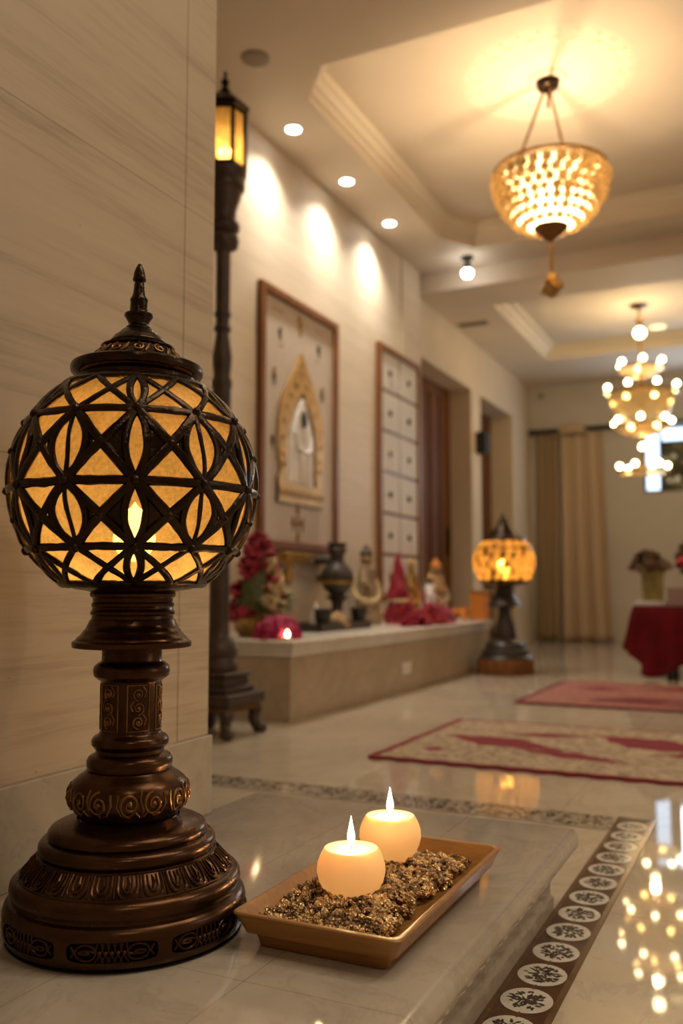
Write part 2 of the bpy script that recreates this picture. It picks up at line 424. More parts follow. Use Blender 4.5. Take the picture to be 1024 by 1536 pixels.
for i, (y0, y1, xd) in enumerate(((7.60, 9.15, -3.11), (9.485, 10.825, -3.15))):
    mb = MB(); mb.box2((xd - .05, y0, 0), (xd, y1, 2.79))
    d = struct(mb.build('door_%d' % (i + 1), M['door_wood'], bevel=.003))
    for k in range(1, 5):
        yy = y0 + (y1 - y0) * k / 5
        MB().box2((xd - .001, yy - .045, .15), (xd + .018, yy + .045, 2.66)).build('door_batten', M['door_wood'], d, bevel=.006)
    MB().box2((xd, y1 - .16, 1.0), (xd + .03, y1 - .13, 1.3)).build('door_handle', M['bronze_dark'], d, bevel=.006)
struct(MB().box2((XR, YB, 0), (XR + .15, YF, Z1)).build('wall_right', M['wall_paint']))
struct(MB().box2((-3.0, YB - .15, 0), (XR + .15, YB, Z1)).build('wall_behind', M['wall_paint']))
# far wall with its window opening
WX0, WX1, WZ0, WZ1 = -1.45, .20, 1.86, 2.69
mb = MB()
mb.box2((-3.4, YF, 0), (WX0, YF + .2, Z1)); mb.box2((WX1, YF, 0), (XR + .15, YF + .2, Z1))
mb.box2((WX0, YF, 0), (WX1, YF + .2, WZ0)); mb.box2((WX0, YF, WZ1), (WX1, YF + .2, Z1))
struct(mb.build('wall_far', M['wall_daylit']))
w = MB()
yw0, yw1 = YF + .05, YF + .10
for a, b in (((WX0, WZ0), (WX0 + .03, WZ1)), ((WX1 - .03, WZ0), (WX1, WZ1)), ((WX0, WZ0), (WX1, WZ0 + .03)), ((WX0, WZ1 - .03), (WX1, WZ1)), ((WX0 + .19, WZ0), (WX0 + .225, WZ1)), ((WX0 + .19, 2.46), (WX1, 2.50))):
    w.box2((a[0], yw0, a[1]), (b[0], yw1, b[1]))
w = struct(w.build('window_1', M['black']))
MB().box2((WX0 + .03, YF + .07, WZ0 + .03), (WX0 + .19, YF + .08, WZ1 - .03)).build('side_pane', M['sky_pane'], w)
MB().box2((WX0 + .225, YF + .07, 2.50), (WX1 - .03, YF + .08, WZ1 - .03)).build('top_pane', M['sky_pane'], w)
M['dark_pane'] = simple('dark_green_garden_pane', (.035, .045, .025), .08, 0, .7, 5)
MB().box2((WX0 + .225, YF + .07, WZ0 + .03), (WX1 - .03, YF + .08, 2.46)).build('main_pane', M['dark_pane'], w)

# ceilings: soffit with an eight-cornered tray, a dropped beam, a second rectangular tray
oct1 = [(-2.36, 4.45), (-2.13, 4.17), (.02, 4.17), (.25, 4.45), (.25, 6.72), (.02, 7.06), (-2.17, 7.06), (-2.36, 6.72)]
rec2 = [(-2.32, 8.12), (.10, 8.12), (.10, 10.36), (-2.32, 10.36)]
def inset(poly, d):
    n = len(poly); out = []
    for i in range(n):
        p0, p1, p2 = Vector(poly[i - 1]), Vector(poly[i]), Vector(poly[(i + 1) % n])
        e1 = (p1 - p0).normalized(); e2 = (p2 - p1).normalized()
        n1 = Vector((-e1.y, e1.x)); n2 = Vector((-e2.y, e2.x)); b = (n1 + n2); k = 2 / max(.2, b.dot(b))
        q = p1 + b * (k * d); out.append((q.x, q.y))
    return out
def ring(mb, outer, inner, zo, zi, mat=0):
    n = len(outer)
    for i in range(n):
        j = (i + 1) % n
        mb.add([(outer[i][0], outer[i][1], zo), (outer[j][0], outer[j][1], zo), (inner[j][0], inner[j][1], zi), (inner[i][0], inner[i][1], zi)], [(0, 1, 2, 3)], mat, False)
def soffit(mb, x0, x1, y0, y1, z, hole):
    """flat ceiling rectangle with a convex hole: each hole corner fans to the outer corners"""
    bmx = bmesh.new()
    ov = [bmx.verts.new((a, b, z)) for a, b in ((x0, y0), (x1, y0), (x1, y1), (x0, y1))]
    hv = [bmx.verts.new((a, b, z)) for a, b in hole]
    es = [bmx.edges.new((ov[i], ov[(i + 1) % 4])) for i in range(4)] + [bmx.edges.new((hv[i], hv[(i + 1) % len(hv)])) for i in range(len(hv))]
    bmesh.ops.triangle_fill(bmx, use_beauty=True, use_dissolve=False, edges=es)
    bmx.verts.index_update(); vs = [v.co[:] for v in bmx.verts]; mb.add(vs, [[v.index for v in f.verts] for f in bmx.faces], 0, False); bmx.free()
def cornice(name, poly, z, steps):
    mb = MB(); prev = (0, z)
    for d, zz in steps:
        ring(mb, inset(poly, prev[0]), inset(poly, d), prev[1], zz); prev = (d, zz)
    return struct(mb.build(name, M['cornice'], recalc=False))
mb = MB(); soffit(mb, -3.0, XR + .1, YB - .1, 7.5, Z1, oct1)
zt1 = 3.68
mb.add([(x, y, zt1) for x, y in inset(oct1, -.02)], [tuple(range(8))], 0, False)
mb.add([(-3.0, 7.5, Z1), (XR + .1, 7.5, Z1), (XR + .1, 7.5, Z2), (-3.0, 7.5, Z2)], [(0, 1, 2, 3)], 0, False)
soffit(mb, -3.4, XR + .1, 7.5, YF + .1, Z2, rec2)
zt2 = 3.47
mb.add([(x, y, zt2) for x, y in inset(rec2, -.02)], [(0, 1, 2, 3)], 0, False)
struct(mb.build('ceiling', M['ceiling'], recalc=False))
cornice('trim_2', oct1, Z1, [(0, Z1 + .045), (.018, Z1 + .05), (.022, Z1 + .085), (.045, Z1 + .095), (.06, Z1 + .13), (.085, Z1 + .14), (.09, zt1)])
cornice('trim_3', rec2, Z2, [(0, Z2 + .05), (.03, Z2 + .06), (.06, Z2 + .10), (.11, Z2 + .115), (.115, zt2)])

# inlaid floor band: bronze edged strip of floral medallions, turning left into a grey mosaic strip
M['band_brown'] = simple('dark_brown_inlay', (.085, .038, .018), .12, .1, .35, 9)
M['band_bronze'] = simple('bronze_inlay_edge', (.17, .095, .04), .2, .5, .3, 30)
M['band_white'] = simple('white_marble_inlay', (.60, .55, .47), .12, 0, .1, 30)
M['band_ink'] = simple('dark_floral_inlay', (.045, .034, .025), .15, 0, .5, 50)
bx0, bx1, by1 = -.4335, -.330, 2.735
def leaf(mb, x, y, L, W, a, z, mat):
    c, s_ = cos(a), sin(a); pts = [(-.5, 0), (-.2, -.5), (.2, -.42), (.5, 0), (.2, .42), (-.2, .5)]
    mb.add([(x + u * L * c - v * W * s_, y + u * L * s_ + v * W * c, z) for u, v in pts], [tuple(range(6))], mat, False)
mb = MB()
mb.box2((bx0, .2, 0), (bx1, by1, .0015), 0)
for xa in (bx0, bx1 - .010): mb.box2((xa, .2, 0), (xa + .010, by1 if xa > -.4 else 2.57, .002), 1)
cx = (bx0 + bx1) / 2; pitch = .106; y = .62
while y < 2.70:
    mb.add([(cx + .041 * cos(2 * PI * k / 28), y + .046 * sin(2 * PI * k / 28), .0021) for k in range(28)], [tuple(range(28))], 2, False)
    for k in range(95):
        a = random.uniform(0, 2 * PI); r = .029 * math.sqrt(random.random())
        leaf(mb, cx + r * cos(a), y + r * 1.1 * sin(a), random.uniform(.007, .013), random.uniform(.0035, .006), a + random.uniform(-.6, .6), .0024 + k * 1e-6, 3)
    leaf(mb, cx, y + pitch / 2, .022, .009, PI / 2, .0023, 1)
    y += pitch
struct(mb.build('trim_4', [M['band_brown'], M['band_bronze'], M['band_white'], M['band_ink']], recalc=False))
mb = MB()
M['band_stone'] = simple('beige_mosaic_ground', (.36, .30, .225), .12, 0, .3, 40)
mb.box2((-2.80, 2.575, 0), (bx0, by1, .0015), 0)
for ya in (2.575, by1 - .008): mb.box2((-2.80, ya, 0), (bx0, ya + .008, .002), 1)
x = -2.76
while x < -.45:
    for k in range(15):
        leaf(mb, x + random.uniform(-.03, .03), random.uniform(2.59, 2.72), random.uniform(.012, .03), random.uniform(.005, .010), random.uniform(0, PI), .0020 + k * 1e-6, 2)
    x += .045
struct(mb.build('trim_5', [M['band_stone'], M['step_face'], M['band_ink']], recalc=False))
# ------------------------------------------------------------------ foreground: the globe lamp
LX, LY, LZ = -.874, 1.091, .16
FACE = math.atan2(-LY, -LX)
lamp = thing('globe_lamp', 'large dark bronze lamp with an amber lattice globe, standing on the marble step', 'lamp', (LX, LY, LZ), FACE)
def prof_zr(*a): return list(a)
# base: pierced foot ring, mouldings, tongue band
slope = [(.085, .151), (.112, .1265)]
foot_out = [(.002, .164), (.006, .168), (.014, .1715), (.028, .1735), (.042, .1725), (.050, .170), (.055, .165)]
b = MB()
NC = 8; hw_a = rad(19.5); z0c, z1c = .0125, .0445
def fr(z): return interp(foot_out, z)
def footpt(a, z, off=0): r = fr(z) + off; return (r * cos(a), r * sin(a), z)
zs = [.002, .004, .007, .010, z0c - .0005]
b.lathe([(z, fr(z)) for z in (.002, .004, .007, .0095, z0c)], 96, caps=False)
b.lathe([(z, fr(z)) for z in (z1c, .047, .050, .0525, .055)], 96, caps=False)
sect = 2 * PI / NC
for q in range(NC):
    ac = q * sect - rad(6)
    # solid stretch between two openings, and the wall around each rounded opening
    N = 56; inner = []; outer = []
    for k in range(N):
        th = 2 * PI * k / N; c, s_ = cos(th), sin(th)
        m_ = max(abs(c), abs(s_)); sq = (c / m_, s_ / m_)
        e = .42; se = (math.copysign(abs(c) ** e, c), math.copysign(abs(s_) ** e, s_))
        inner.append((ac + se[0] * hw_a, .0285 + se[1] * .0128)); outer.append((ac + sq[0] * sect / 2, .0285 + sq[1] * .016))
    vs = [footpt(*p) for p in outer] + [footpt(*p) for p in inner] + [footpt(p[0], p[1], -.007) for p in inner]
    fs = []
    for k in range(N):
        j = (k + 1) % N; fs += [(k, j, N + j, N + k), (N + k, N + j, 2 * N + j, 2 * N + k)]
    b.add(vs, fs)
b.lathe([(.055, .166), (.057, .161), (.060, .1605), (.064, .163), (.070, .1645), (.077, .1635), (.082, .159), (.085, .152), (.085, .151), (.112, .1265), (.113, .1255), (.1135, .1235),
         (.116, .1255), (.121, .1272), (.127, .1265), (.132, .1225), (.134, .1165), (.1345, .1125), (.138, .1145), (.143, .1140), (.148, .1105), (.152, .1030), (.155, .094), (.157, .086), (.159, .079), (.161, .074)], 96, caps=False)
base = b.build('base', M['bronze'], lamp, angle=50)
b = MB(); b.lathe([(.001, .120), (.001, .166), (.003, .168)], 72, caps=True); b.lathe([(.004, .155), (.054, .155)], 72, caps=False)
b.build('foot_shade_lining', M['recess'], base)  # near-black sleeve stands in for the shade inside the pierced foot
for q in range(NC):
    f = MB()
    ac = q * sect - rad(6)
    def pm(u, v): return footpt(ac + u * hw_a * .93, .0285 + v * .0122, -.0022)
    for sg in (-1, 1):
        f.tube([pm(*p) for p in spiral(sg * .62, 0, .95 * .26, .05, 1.25, PI if sg > 0 else 0, 22, 1)], .0016, 6)
        pts = [(sg * .62 + .25 * cos(a_) * 1, .80 * sin(a_)) for a_ in [PI * .5 + 2 * PI * i / 20 for i in range(21)]]
        f.tube([pm(*p) for p in pts], .0018, 6)
        f.tube([pm(sg * .98, -.55), pm(sg * .90, 0), pm(sg * .98, .55)], .0017, 6)
    for k in range(-2, 3):
        u0 = k * .145
        f.tube([pm(u0 - .10, -.98), pm(u0 - .02, -.35), pm(u0 + .08, .25), pm(u0 + .05, .98)], .0014, 6)
        f.tube([pm(u0 + .10, -.98), pm(u0 + .02, -.35), pm(u0 - .08, .25), pm(u0 - .05, .98)], .0014, 6)
        f.ball(pm(u0, -.05), .0032, 8, 6)
    f.build('foot_filigree', M['bronze'], base)
def sloperel(a, t_, off): 
    z = slope[0][0] + (slope[1][0] - slope[0][0]) * t_; r = slope[0][1] + (slope[1][1] - slope[0][1]) * t_
    return ((r + off * .7) * cos(a), (r + off * .7) * sin(a), z + off * .7)
tg = MB(); NTg = 26
for q in range(NTg):
    ac = 2 * PI * q / NTg; w_ = rad(5.2)
    U = [(-1, .93), (-1, .55), (-.92, .3), (-.6, .12), (0, .06), (.6, .12), (.92, .3), (1, .55), (1, .93)]
    tg.tube([sloperel(ac + u * w_, v, .0006) for u, v in U], .0019, 6)
    U = [(-.5, .9), (-.5, .5), (-.25, .3), (.0, .26), (.25, .3), (.5, .5), (.5, .9)]
    tg.tube([sloperel(ac + u * w_, v, .0004) for u, v in U], .0015, 6)
    tg.tube([sloperel(ac, .88, .0006), sloperel(ac + rad(.8), .6, .001), sloperel(ac - rad(.3), .42, .001)], [.001, .0026, .0012], 6)
    tg.tube([sloperel(ac + sect * 8 / NTg / 2, .95, .0004), sloperel(ac + sect * 8 / NTg / 2, .1, .0004)], .0012, 5)
for v in (.0, 1.): tg.tube([sloperel(2 * PI * k / 96, v, .0004) for k in range(96)], .0017, 6, closed=True)
tg.build('tongue_relief', M['bronze'], base)

# knop, column, collar
kn = [(.158, .072), (.160, .070), (.165, .0735), (.172, .080), (.182, .0858), (.193, .0875), (.203, .0865), (.212, .0815), (.219, .0735), (.224, .0655), (.227, .0625)]
o = MB().lathe(kn, 72).build('knop', M['bronze'], lamp)
r_ = MB()
def knp(a, z, off=.0004): r = interp(kn, z) + off; return (r * cos(a), r * sin(a), z)
for q in range(7):
    ac = q * 2 * PI / 7 + rad(12)
    for sg in (-1, 1):
        r_.tube([knp(ac + sg * rad(11) + u * rad(10), .192 + v * .017) for u, v in spiral(0, 0, 1, .15, 1.6, PI / 2 if sg > 0 else -PI / 2, 26, sg)], .0022, 6)
        r_.tube([knp(ac + sg * rad(2), .175), knp(ac + sg * rad(6), .182), knp(ac + sg * rad(12), .1755), knp(ac + sg * rad(19), .178), knp(ac + sg * rad(23), .19), knp(ac + sg * rad(22), .206)], .0021, 6)
        r_.ball(knp(ac + sg * rad(11), .192, 0), .0042, 8, 6)
    r_.tube([knp(ac, .174), knp(ac + rad(1.5), .185), knp(ac - rad(1.5), .197), knp(ac, .211)], [.0015, .003, .003, .0015], 6)
r_.build('scroll_relief', M['bronze_gold'], o)
col = [(.226, .060), (.229, .0605), (.234, .0625), (.241, .0625), (.247, .0590), (.250, .0525), (.252, .0500), (.257, .0500), (.260, .0530), (.264, .0562), (.270, .0562), (.275, .0530), (.278, .0468), (.281, .0450),
       (.284, .0440), (.354, .0440), (.357, .0460), (.359, .0500), (.363, .0548), (.370, .0562), (.377, .0550), (.382, .0500), (.384, .0455), (.387, .0440), (.408, .0440)]
o = MB().lathe(col, 64).build('column', M['bronze'], lamp)
r_ = MB()
def clp(a, z, off=.0003): return ((.044 + off) * cos(a), (.044 + off) * sin(a), z)
for q in range(6):
    ac = q * PI / 3 + rad(14)
    fr_ = [(-1, .286), (-1, .352), (1, .352), (1, .286)]
    for (u0, za), (u1, zb) in zip(fr_, fr_[1:] + fr_[:1]):
        r_.tube([clp(ac + rad(21) * (u0 + (u1 - u0) * i / 6), za + (zb - za) * i / 6) for i in range(7)], .0011, 6)
    for k in range(3):
        zc = .299 + k * .020; sg = 1 if k % 2 else -1
        r_.tube([clp(ac + u * rad(11), zc + v * .0095) for u, v in spiral(0, 0, 1, .2, 1.4, -PI / 2, 20, sg)], .0017, 6)
        r_.ball(clp(ac, zc, 0), .003, 8, 6)
        r_.tube([clp(ac - sg * rad(11), zc - .004), clp(ac - sg * rad(15), zc + .004), clp(ac - sg * rad(8), zc + .011)], .0014, 6)
r_.build('carved_panel', M['bronze_gold'], o)
cl = [(.405, .030), (.4052, .086), (.4065, .0875), (.413, .0878), (.4145, .0865), (.416, .083), (.418, .082), (.421, .0795), (.4225, .0770), (.428, .0725), (.431, .0710), (.432, .0690), (.440, .0650), (.446, .0625), (.447, .0605), (.452, .0600),
      (.454, .0620), (.458, .0622), (.460, .0600), (.464, .0592), (.466, .0608), (.470, .0608), (.472, .0588), (.478, .0590), (.480, .0625), (.484, .0635), (.487, .0620), (.489, .0700), (.491, .0850), (.495, .0960), (.499, .1000), (.5015, .0985), (.500, .060)]
MB().lathe(cl, 80).build('globe_seat', M['bronze'], lamp)

# globe: crackle glass, lattice, cap, finial
GZ, GR = .648, .1825
def gp(lon, lat, r=GR): return (r * cos(lat) * cos(lon), r * cos(lat) * sin(lon), GZ + r * sin(lat))
g = MB(); la0, la1 = rad(-56), rad(59)
g.grid(lambda u, v: gp(u * 2 * PI, la0 + (la1 - la0) * v, GR - .0065), 96, 48)
g.build('amber_globe', M['amber'], lamp, recalc=False)
L = MB(); rows = [rad(-55), rad(-33), rad(-4), rad(29), rad(54)]; NCOL = 12; dl = 2 * PI / NCOL
def nrm(lon, lat): return (cos(lat) * cos(lon), cos(lat) * sin(lon), sin(lat))
def strip(path, r, flat=.62, base_r=GR):
    L.tube([gp(a, b_, base_r + mnoise.noise((a * 7, b_ * 7, r * 900)) * .0008) for a, b_ in path], [r * (1 + .22 * mnoise.noise((a * 11, b_ * 9, 3))) for a, b_ in path], 8, flat=flat, up=[nrm(a, b_) for a, b_ in path])
def jit(k): return mnoise.noise((k * 3.7, 1.3, .2)) * rad(1.5)
for i, la in enumerate(rows):
    r = .0072 if i in (0, 4) else .0064
    L.tube([gp(2 * PI * k / 96, la + rad(.5) * mnoise.noise((k * .3, i * 5., 0)), GR) for k in range(96)], [r * (1 + .2 * mnoise.noise((k * .7, i, 2.))) for k in range(96)], 8, closed=True, flat=.62, up=[nrm(2 * PI * k / 96, la) for k in range(96)])
for j in range(4):
    a0_, a1_ = rows[j], rows[j + 1]; inner = j in (1, 2)
    for c_ in range(NCOL):
        lo = c_ * dl
        for sg in (-1, 1):   # crossing bars of the cell to the right of this column
            p = [((lo + dl * (t_ if sg > 0 else 1 - t_)) , a0_ + (a1_ - a0_) * t_) for t_ in [k / 12 for k in range(13)]]
            strip(p, .0070 if inner else .0052)
        even = c_ % 2 == 0
        w_ = rad(4.6 if even else 8.2) if inner else rad(4.2)
        for sg in ((-1, 1) if inner or even else ()):
            strip([(lo + sg * w_ * sin(PI * t_) ** .9, a0_ + (a1_ - a0_) * t_) for t_ in [k / 14 for k in range(15)]], .0054)
        if inner and not even: strip([(lo + rad(.6) * sin(PI * k / 5), a0_ + (a1_ - a0_) * k / 10) for k in range(11)], .0036)
        if inner:            # metal web between the petal and the crossing bars
            for sg in (-1, 1):
                w2 = rad(14.0 if even else 11.5)
                def web(u, v, sg=sg, w2=w2, w_=w_):
                    t_ = .09 + .82 * v; tri = min(t_, 1 - t_) * 2
                    a_ = w_ * sin(PI * t_) ** .9; b_ = max(a_, min(w2, dl / 2 * tri))
                    return gp(lo + sg * (a_ + (b_ - a_) * u), a0_ + (a1_ - a0_) * t_, GR - .001)
                L.grid(web, 3, 14)
for i in (1, 2, 3):
    for c_ in range(NCOL):
        L.ball(gp(c_ * dl, rows[i], GR + .0025), (.0068, .0068, .0068), 10, 8, jit=.08)
        if i < 3: L.ball(gp((c_ + .5) * dl, (rows[i] + rows[i + 1]) / 2, GR + .001), .0062, 8, 6, jit=.1)
L.build('lattice', M['bronze_dark'], lamp, recalc=False)
cp = [(.790, .070), (.792, .094), (.797, .0945), (.802, .0885), (.808, .0870), (.812, .0880), (.816, .0955), (.820, .0990), (.826, .1000), (.831, .0985), (.834, .0930), (.836, .0800), (.838, .0715), (.8395, .0690), (.858, .0545), (.8595, .0560), (.862, .0560), (.8635, .0510), (.8665, .0440), (.868, .0425), (.8695, .0430), (.872, .0415), (.8745, .0390), (.8785, .0365), (.8815, .0320), (.885, .0285), (.889, .0245), (.8905, .0205), (.892, .019)]
o = MB().lathe(cp, 80).build('cap', M['bronze_dark'], lamp)
r_ = MB()
def cpp(a, t_, off=.0006): z = .8405 + .017 * t_; r = .0682 - .0132 * t_ + off; return (r * cos(a), r * sin(a), z)
for q in range(12):
    ac = q * PI / 6
    r_.tube([cpp(ac + u * rad(8), .5 + v * .42) for u, v in spiral(0, 0, 1, .2, 1.4, PI / 2, 20, 1 if q % 2 else -1)], .0017, 6)
    r_.tube([cpp(ac + rad(9), .05), cpp(ac + rad(13), .4), cpp(ac + rad(17), .9)], [.001, .0032, .001], 6)
r_.build('cap_relief', M['bronze_gold'], o)
fn = [(.891, .0185), (.894, .0190), (.8955, .0165), (.899, .0150), (.903, .0165), (.909, .0200), (.9115, .0218), (.915, .0215), (.9165, .0150), (.919, .0138), (.933, .0132), (.9375, .0140), (.940, .0128), (.946, .0098), (.955, .0085), (.963, .0080), (.9645, .0068), (.9665, .0072), (.968, .0098), (.9705, .0105), (.973, .0096), (.981, .0086), (.988, .0062), (.994, .0032), (.9965, 0)]
MB().lathe(fn, 32).build('finial', M['bronze_dark'], lamp)
bb = MB(); bb.lathe([(.500, .018), (.530, .018), (.535, .012)], 24); bb.build('lamp_holder', M['bronze_dark'], lamp)
MB().lathe([(.536, .012), (.545, .022), (.558, .030), (.572, .031), (.592, .022), (.610, .010), (.624, 0)], 24).build('bulb', M['bulb_warm'], lamp)

# ------------------------------------------------------------------ wooden tray, gravel, candles
TX, TY, hx, hy = -.569, 1.3235, .126, .2365
tray = thing('wooden_tray', 'honey coloured wooden tray holding gravel and two candles, on the marble step', 'tray', (TX, TY, .16))
def rrect(hx, hy, r, k=5):
    pts = []
    for cx_, cy_, a0 in ((hx - r, hy - r, 0), (-hx + r, hy - r, 90), (-hx + r, -hy + r, 180), (hx - r, -hy + r, 270)):
        for i in range(k + 1): a = rad(a0 + 90 * i / k); pts.append((cx_ + r * cos(a), cy_ + r * sin(a)))
    return pts
tr = MB(); rings_ = [(.030, .030, .0, .010), (.029, .029, .0008, .010), (.023, .024, .018, .011), (.021, .022, .0195, .011), (.013, .013, .0205, .013), (.006, .006, .034, .014), (.0, .0, .0445, .014), (.0015, .0015, .0465, .014), (.008, .008, .0470, .013), (.0105, .0105, .0455, .012), (.026, .020, .028, .014), (.044, .032, .0145, .016), (.060, .05, .0125, .016)]
K = 24; vs = []
for ix, iy, z, r in rings_: vs += [(x, y, z + .0035 * (abs(y) / hy) ** 4 * (1 if z > .03 else 0)) for x, y in rrect(hx - ix, hy - iy, r)]
fs = []
for i in range(len(rings_) - 1):
    for k in range(K): j = (k + 1) % K; fs.append((i * K + k, i * K + j, (i + 1) * K + j, (i + 1) * K + k))
fs += [tuple(reversed(range(K))), tuple((len(rings_) - 1) * K + k for k in range(K))]
tr.add(vs, fs); tr.build('tray_body', M['tray_wood'], tray, angle=34)

gv = MB()
ico = bmesh.new(); bmesh.ops.create_icosphere(ico, subdivisions=2, radius=1); ico.verts.index_update()
IV = [v.co.copy() for v in ico.verts]; IF = [[v.index for v in f_.verts] for f_ in ico.faces]; ico.free()
cands = [(-.601, 1.281), (-.613, 1.464)]
def heap(x, y):
    u = (x - TX) / hx; v = (y - TY) / hy
    return .0275 + max(0, -.010 * (u + .2)) + .011 * max(0, 1 - ((u + .12) ** 2 / .72 + v * v / .95)) + .004 * mnoise.noise((x * 30, y * 30, 0))
cnt = 0
while cnt < 2300:
    x = random.uniform(TX - hx + .017, TX + hx - .040); y = random.uniform(TY - hy + .026, TY + hy - .020)
    if x > TX + hx - .055 + .02 * mnoise.noise((y * 18, 4, 0)) : continue
    s_ = random.uniform(.0030, .0078); dz = heap(x, y)
    z = .16 + dz - random.random() ** 2 * .012
    R = Matrix.Rotation(random.uniform(0, 6.28), 3, Vector((random.uniform(-1, 1), random.uniform(-1, 1), random.uniform(-1, 1))).normalized())
    sc = (random.uniform(.7, 1.3), random.uniform(.7, 1.2), random.uniform(.45, .9)); sd = random.random() * 90
    vs = []
    for p in IV:
        q = p * (1 + .38 * mnoise.noise(p * 1.6 + Vector((sd, 0, 0)))); q = R @ Vector((q.x * sc[0], q.y * sc[1], q.z * sc[2])) * s_
        vs.append((x + q.x, y + q.y, z + q.z))
    gv.add(vs, IF, 0  , False); cnt += 1
tag(gv.build('gravel', M['gravel'], angle=25), 'bed of glittering brown gravel filling the wooden tray around the candles', 'gravel', kind='stuff')

def candle(name, loc, label, s_=1.):
    r = thing(name, label, 'candle', loc, 0, 'round candles in the wooden tray')
    w = [(0, .020), (.002, .026), (.008, .034), (.018, .0425), (.031, .0495), (.043, .0524), (.055, .0516), (.066, .0478), (.0735, .0438), (.0768, .0418), (.0780, .0405), (.0778, .0395), (.0768, .0375), (.0755, .030), (.0748, .020), (.0742, .008), (.0742, 0)]
    MB().lathe([(a * s_, b_ * s_) for a, b_ in w], 56, caps=True).build('wax_body', M['wax'], r)
    MB().tube([(0, 0, .070 * s_), (.0008, 0, .078 * s_), (0, .0006, .086 * s_)], .0011, 8).build('wick', M['recess'], r)
    fl = [(0, .0012), (.004, .0040), (.010, .0058), (.017, .0054), (.026, .0036), (.036, .0016), (.044, 0)]
    MB().lathe([(.0815 * s_ + a, b_) for a, b_ in fl], 20, c=(0, 0, 0)).build('flame', M['flame'], r)
    return r
c1 = candle('candle', (-.601, 1.281, .180), 'cream round candle nearer the front of the wooden tray, overlapping the other')
c2 = candle('candle', (-.613, 1.464, .186), 'cream round candle farther back on the gravel, partly hidden by the other', 1.01)
# ------------------------------------------------------------------ floor-standing lantern post
post = thing('lantern_post', 'tall dark carved lantern post with two lit amber panes, standing past the near wall', 'lantern', (-2.31, 3.50, 0), 0)
b = MB(); b.box((0, 0, .165), (.315, .315, .05)); b.box((0, 0, .125), (.275, .275, .035)); b.box((0, 0, .205), (.24, .24, .03)); b.box((0, 0, .240), (.20, .20, .045)); b.box((0, 0, .272), (.225, .225, .02))
base = b.build('base', M['umber'], post, bevel=.008)
for sx in (-1, 1):
    for sy in (-1, 1):
        f = MB(); d = Vector((sx, sy, 0)).normalized()
        f.tube([d * .155 + Vector((0, 0, .14)), d * .175 + Vector((0, 0, .10)), d * .165 + Vector((0, 0, .06)), d * .185 + Vector((0, 0, .025)), d * .225 + Vector((0, 0, .016))], [.034, .034, .026, .028, .016], 10)
        f.ball(d * .195 + Vector((0, 0, .022)), (.034, .034, .022), 10, 8)
        f.build('foot', M['umber'], post)
b = MB(); 
for q in range(10):
    for k in (0, 1):
        u = -.12 + q * .027; p = (u, -.139, .125) if k == 0 else (.139, u, .125)
        b.ball(p, (.012, .012, .014), 8, 6)
b.build('apron_carving', M['bronze_gold'], base)
pr = [(.280, .085), (.300, .090), (.320, .084), (.345, .078), (.36, .088), (.385, .090), (.41, .080), (.43, .060), (.445, .052), (.47, .048), (.50, .047), (1.40, .045), (1.585, .044), (1.60, .049), (1.625, .050), (1.64, .042), (1.655, .040), (1.70, .045), (1.745, .047), (1.79, .040), (1.83, .034), (1.86, .031), (1.865, .040), (1.885, .041), (1.892, .033), (1.93, .032), (1.936, .040), (1.955, .040), (1.962, .034), (2.05, .0345), (2.255, .035)]
MB().lathe(pr, 32).build('shaft', M['umber'], post)
pr = [(2.25, .036), (2.262, .048), (2.272, .068), (2.30, .076), (2.325, .070), (2.342, .060), (2.355, .074), (2.375, .078), (2.392, .072), (2.40, .060), (2.44, .058), (2.475, .066), (2.51, .080), (2.545, .086), (2.555, .098), (2.585, .102), (2.60, .098), (2.615, .106), (2.64, .109)]
MB().lathe(pr, 32).build('capital', M['umber'], post)
A0 = rad(-34.6); RH = .103
h = MB()
def hv(k, r, z): a = A0 + k * PI / 3; return (r * cos(a), r * sin(a), z)
h.lathe([(2.638, RH + .008), (2.662, RH + .008), (2.668, RH)], 6, a0=A0, smooth=False); h.lathe([(2.925, RH), (2.932, RH + .010), (2.955, RH + .012)], 6, a0=A0, smooth=False)
for k in range(6):
    h.tube([hv(k, RH - .004, 2.66), hv(k, RH - .004, 2.93)], .0115, 6)
house = h.build('lantern_frame', M['bronze_dark'], post)
for k in range(6):
    p = MB(); q = [hv(k, RH - .008, 2.664), hv(k + 1, RH - .008, 2.664), hv(k + 1, RH - .008, 2.93), hv(k, RH - .008, 2.93)]
    p.add(q, [(0, 1, 2, 3)], 0, False); p.build('amber_pane', M['amber_post'], post)
MB().lathe([(2.66, .02), (2.70, .022), (2.705, .026), (2.74, .028), (2.765, .018), (2.785, 0)], 16).build('bulb', M['bulb_warm'], post)
r_ = MB(); r_.lathe([(2.953, RH + .016), (2.964, RH + .016), (2.985, RH - .006), (3.02, RH - .045), (3.045, .028), (3.05, .020)], 6, a0=A0, smooth=False)
r_.build('lantern_roof', M['bronze_dark'], post)
MB().lathe([(3.045, .024), (3.055, .026), (3.063, .014), (3.075, .013), (3.088, .021), (3.10, .021), (3.112, .010), (3.13, .007), (3.142, .010), (3.155, 0)], 20).build('finial', M['bronze_dark'], post)

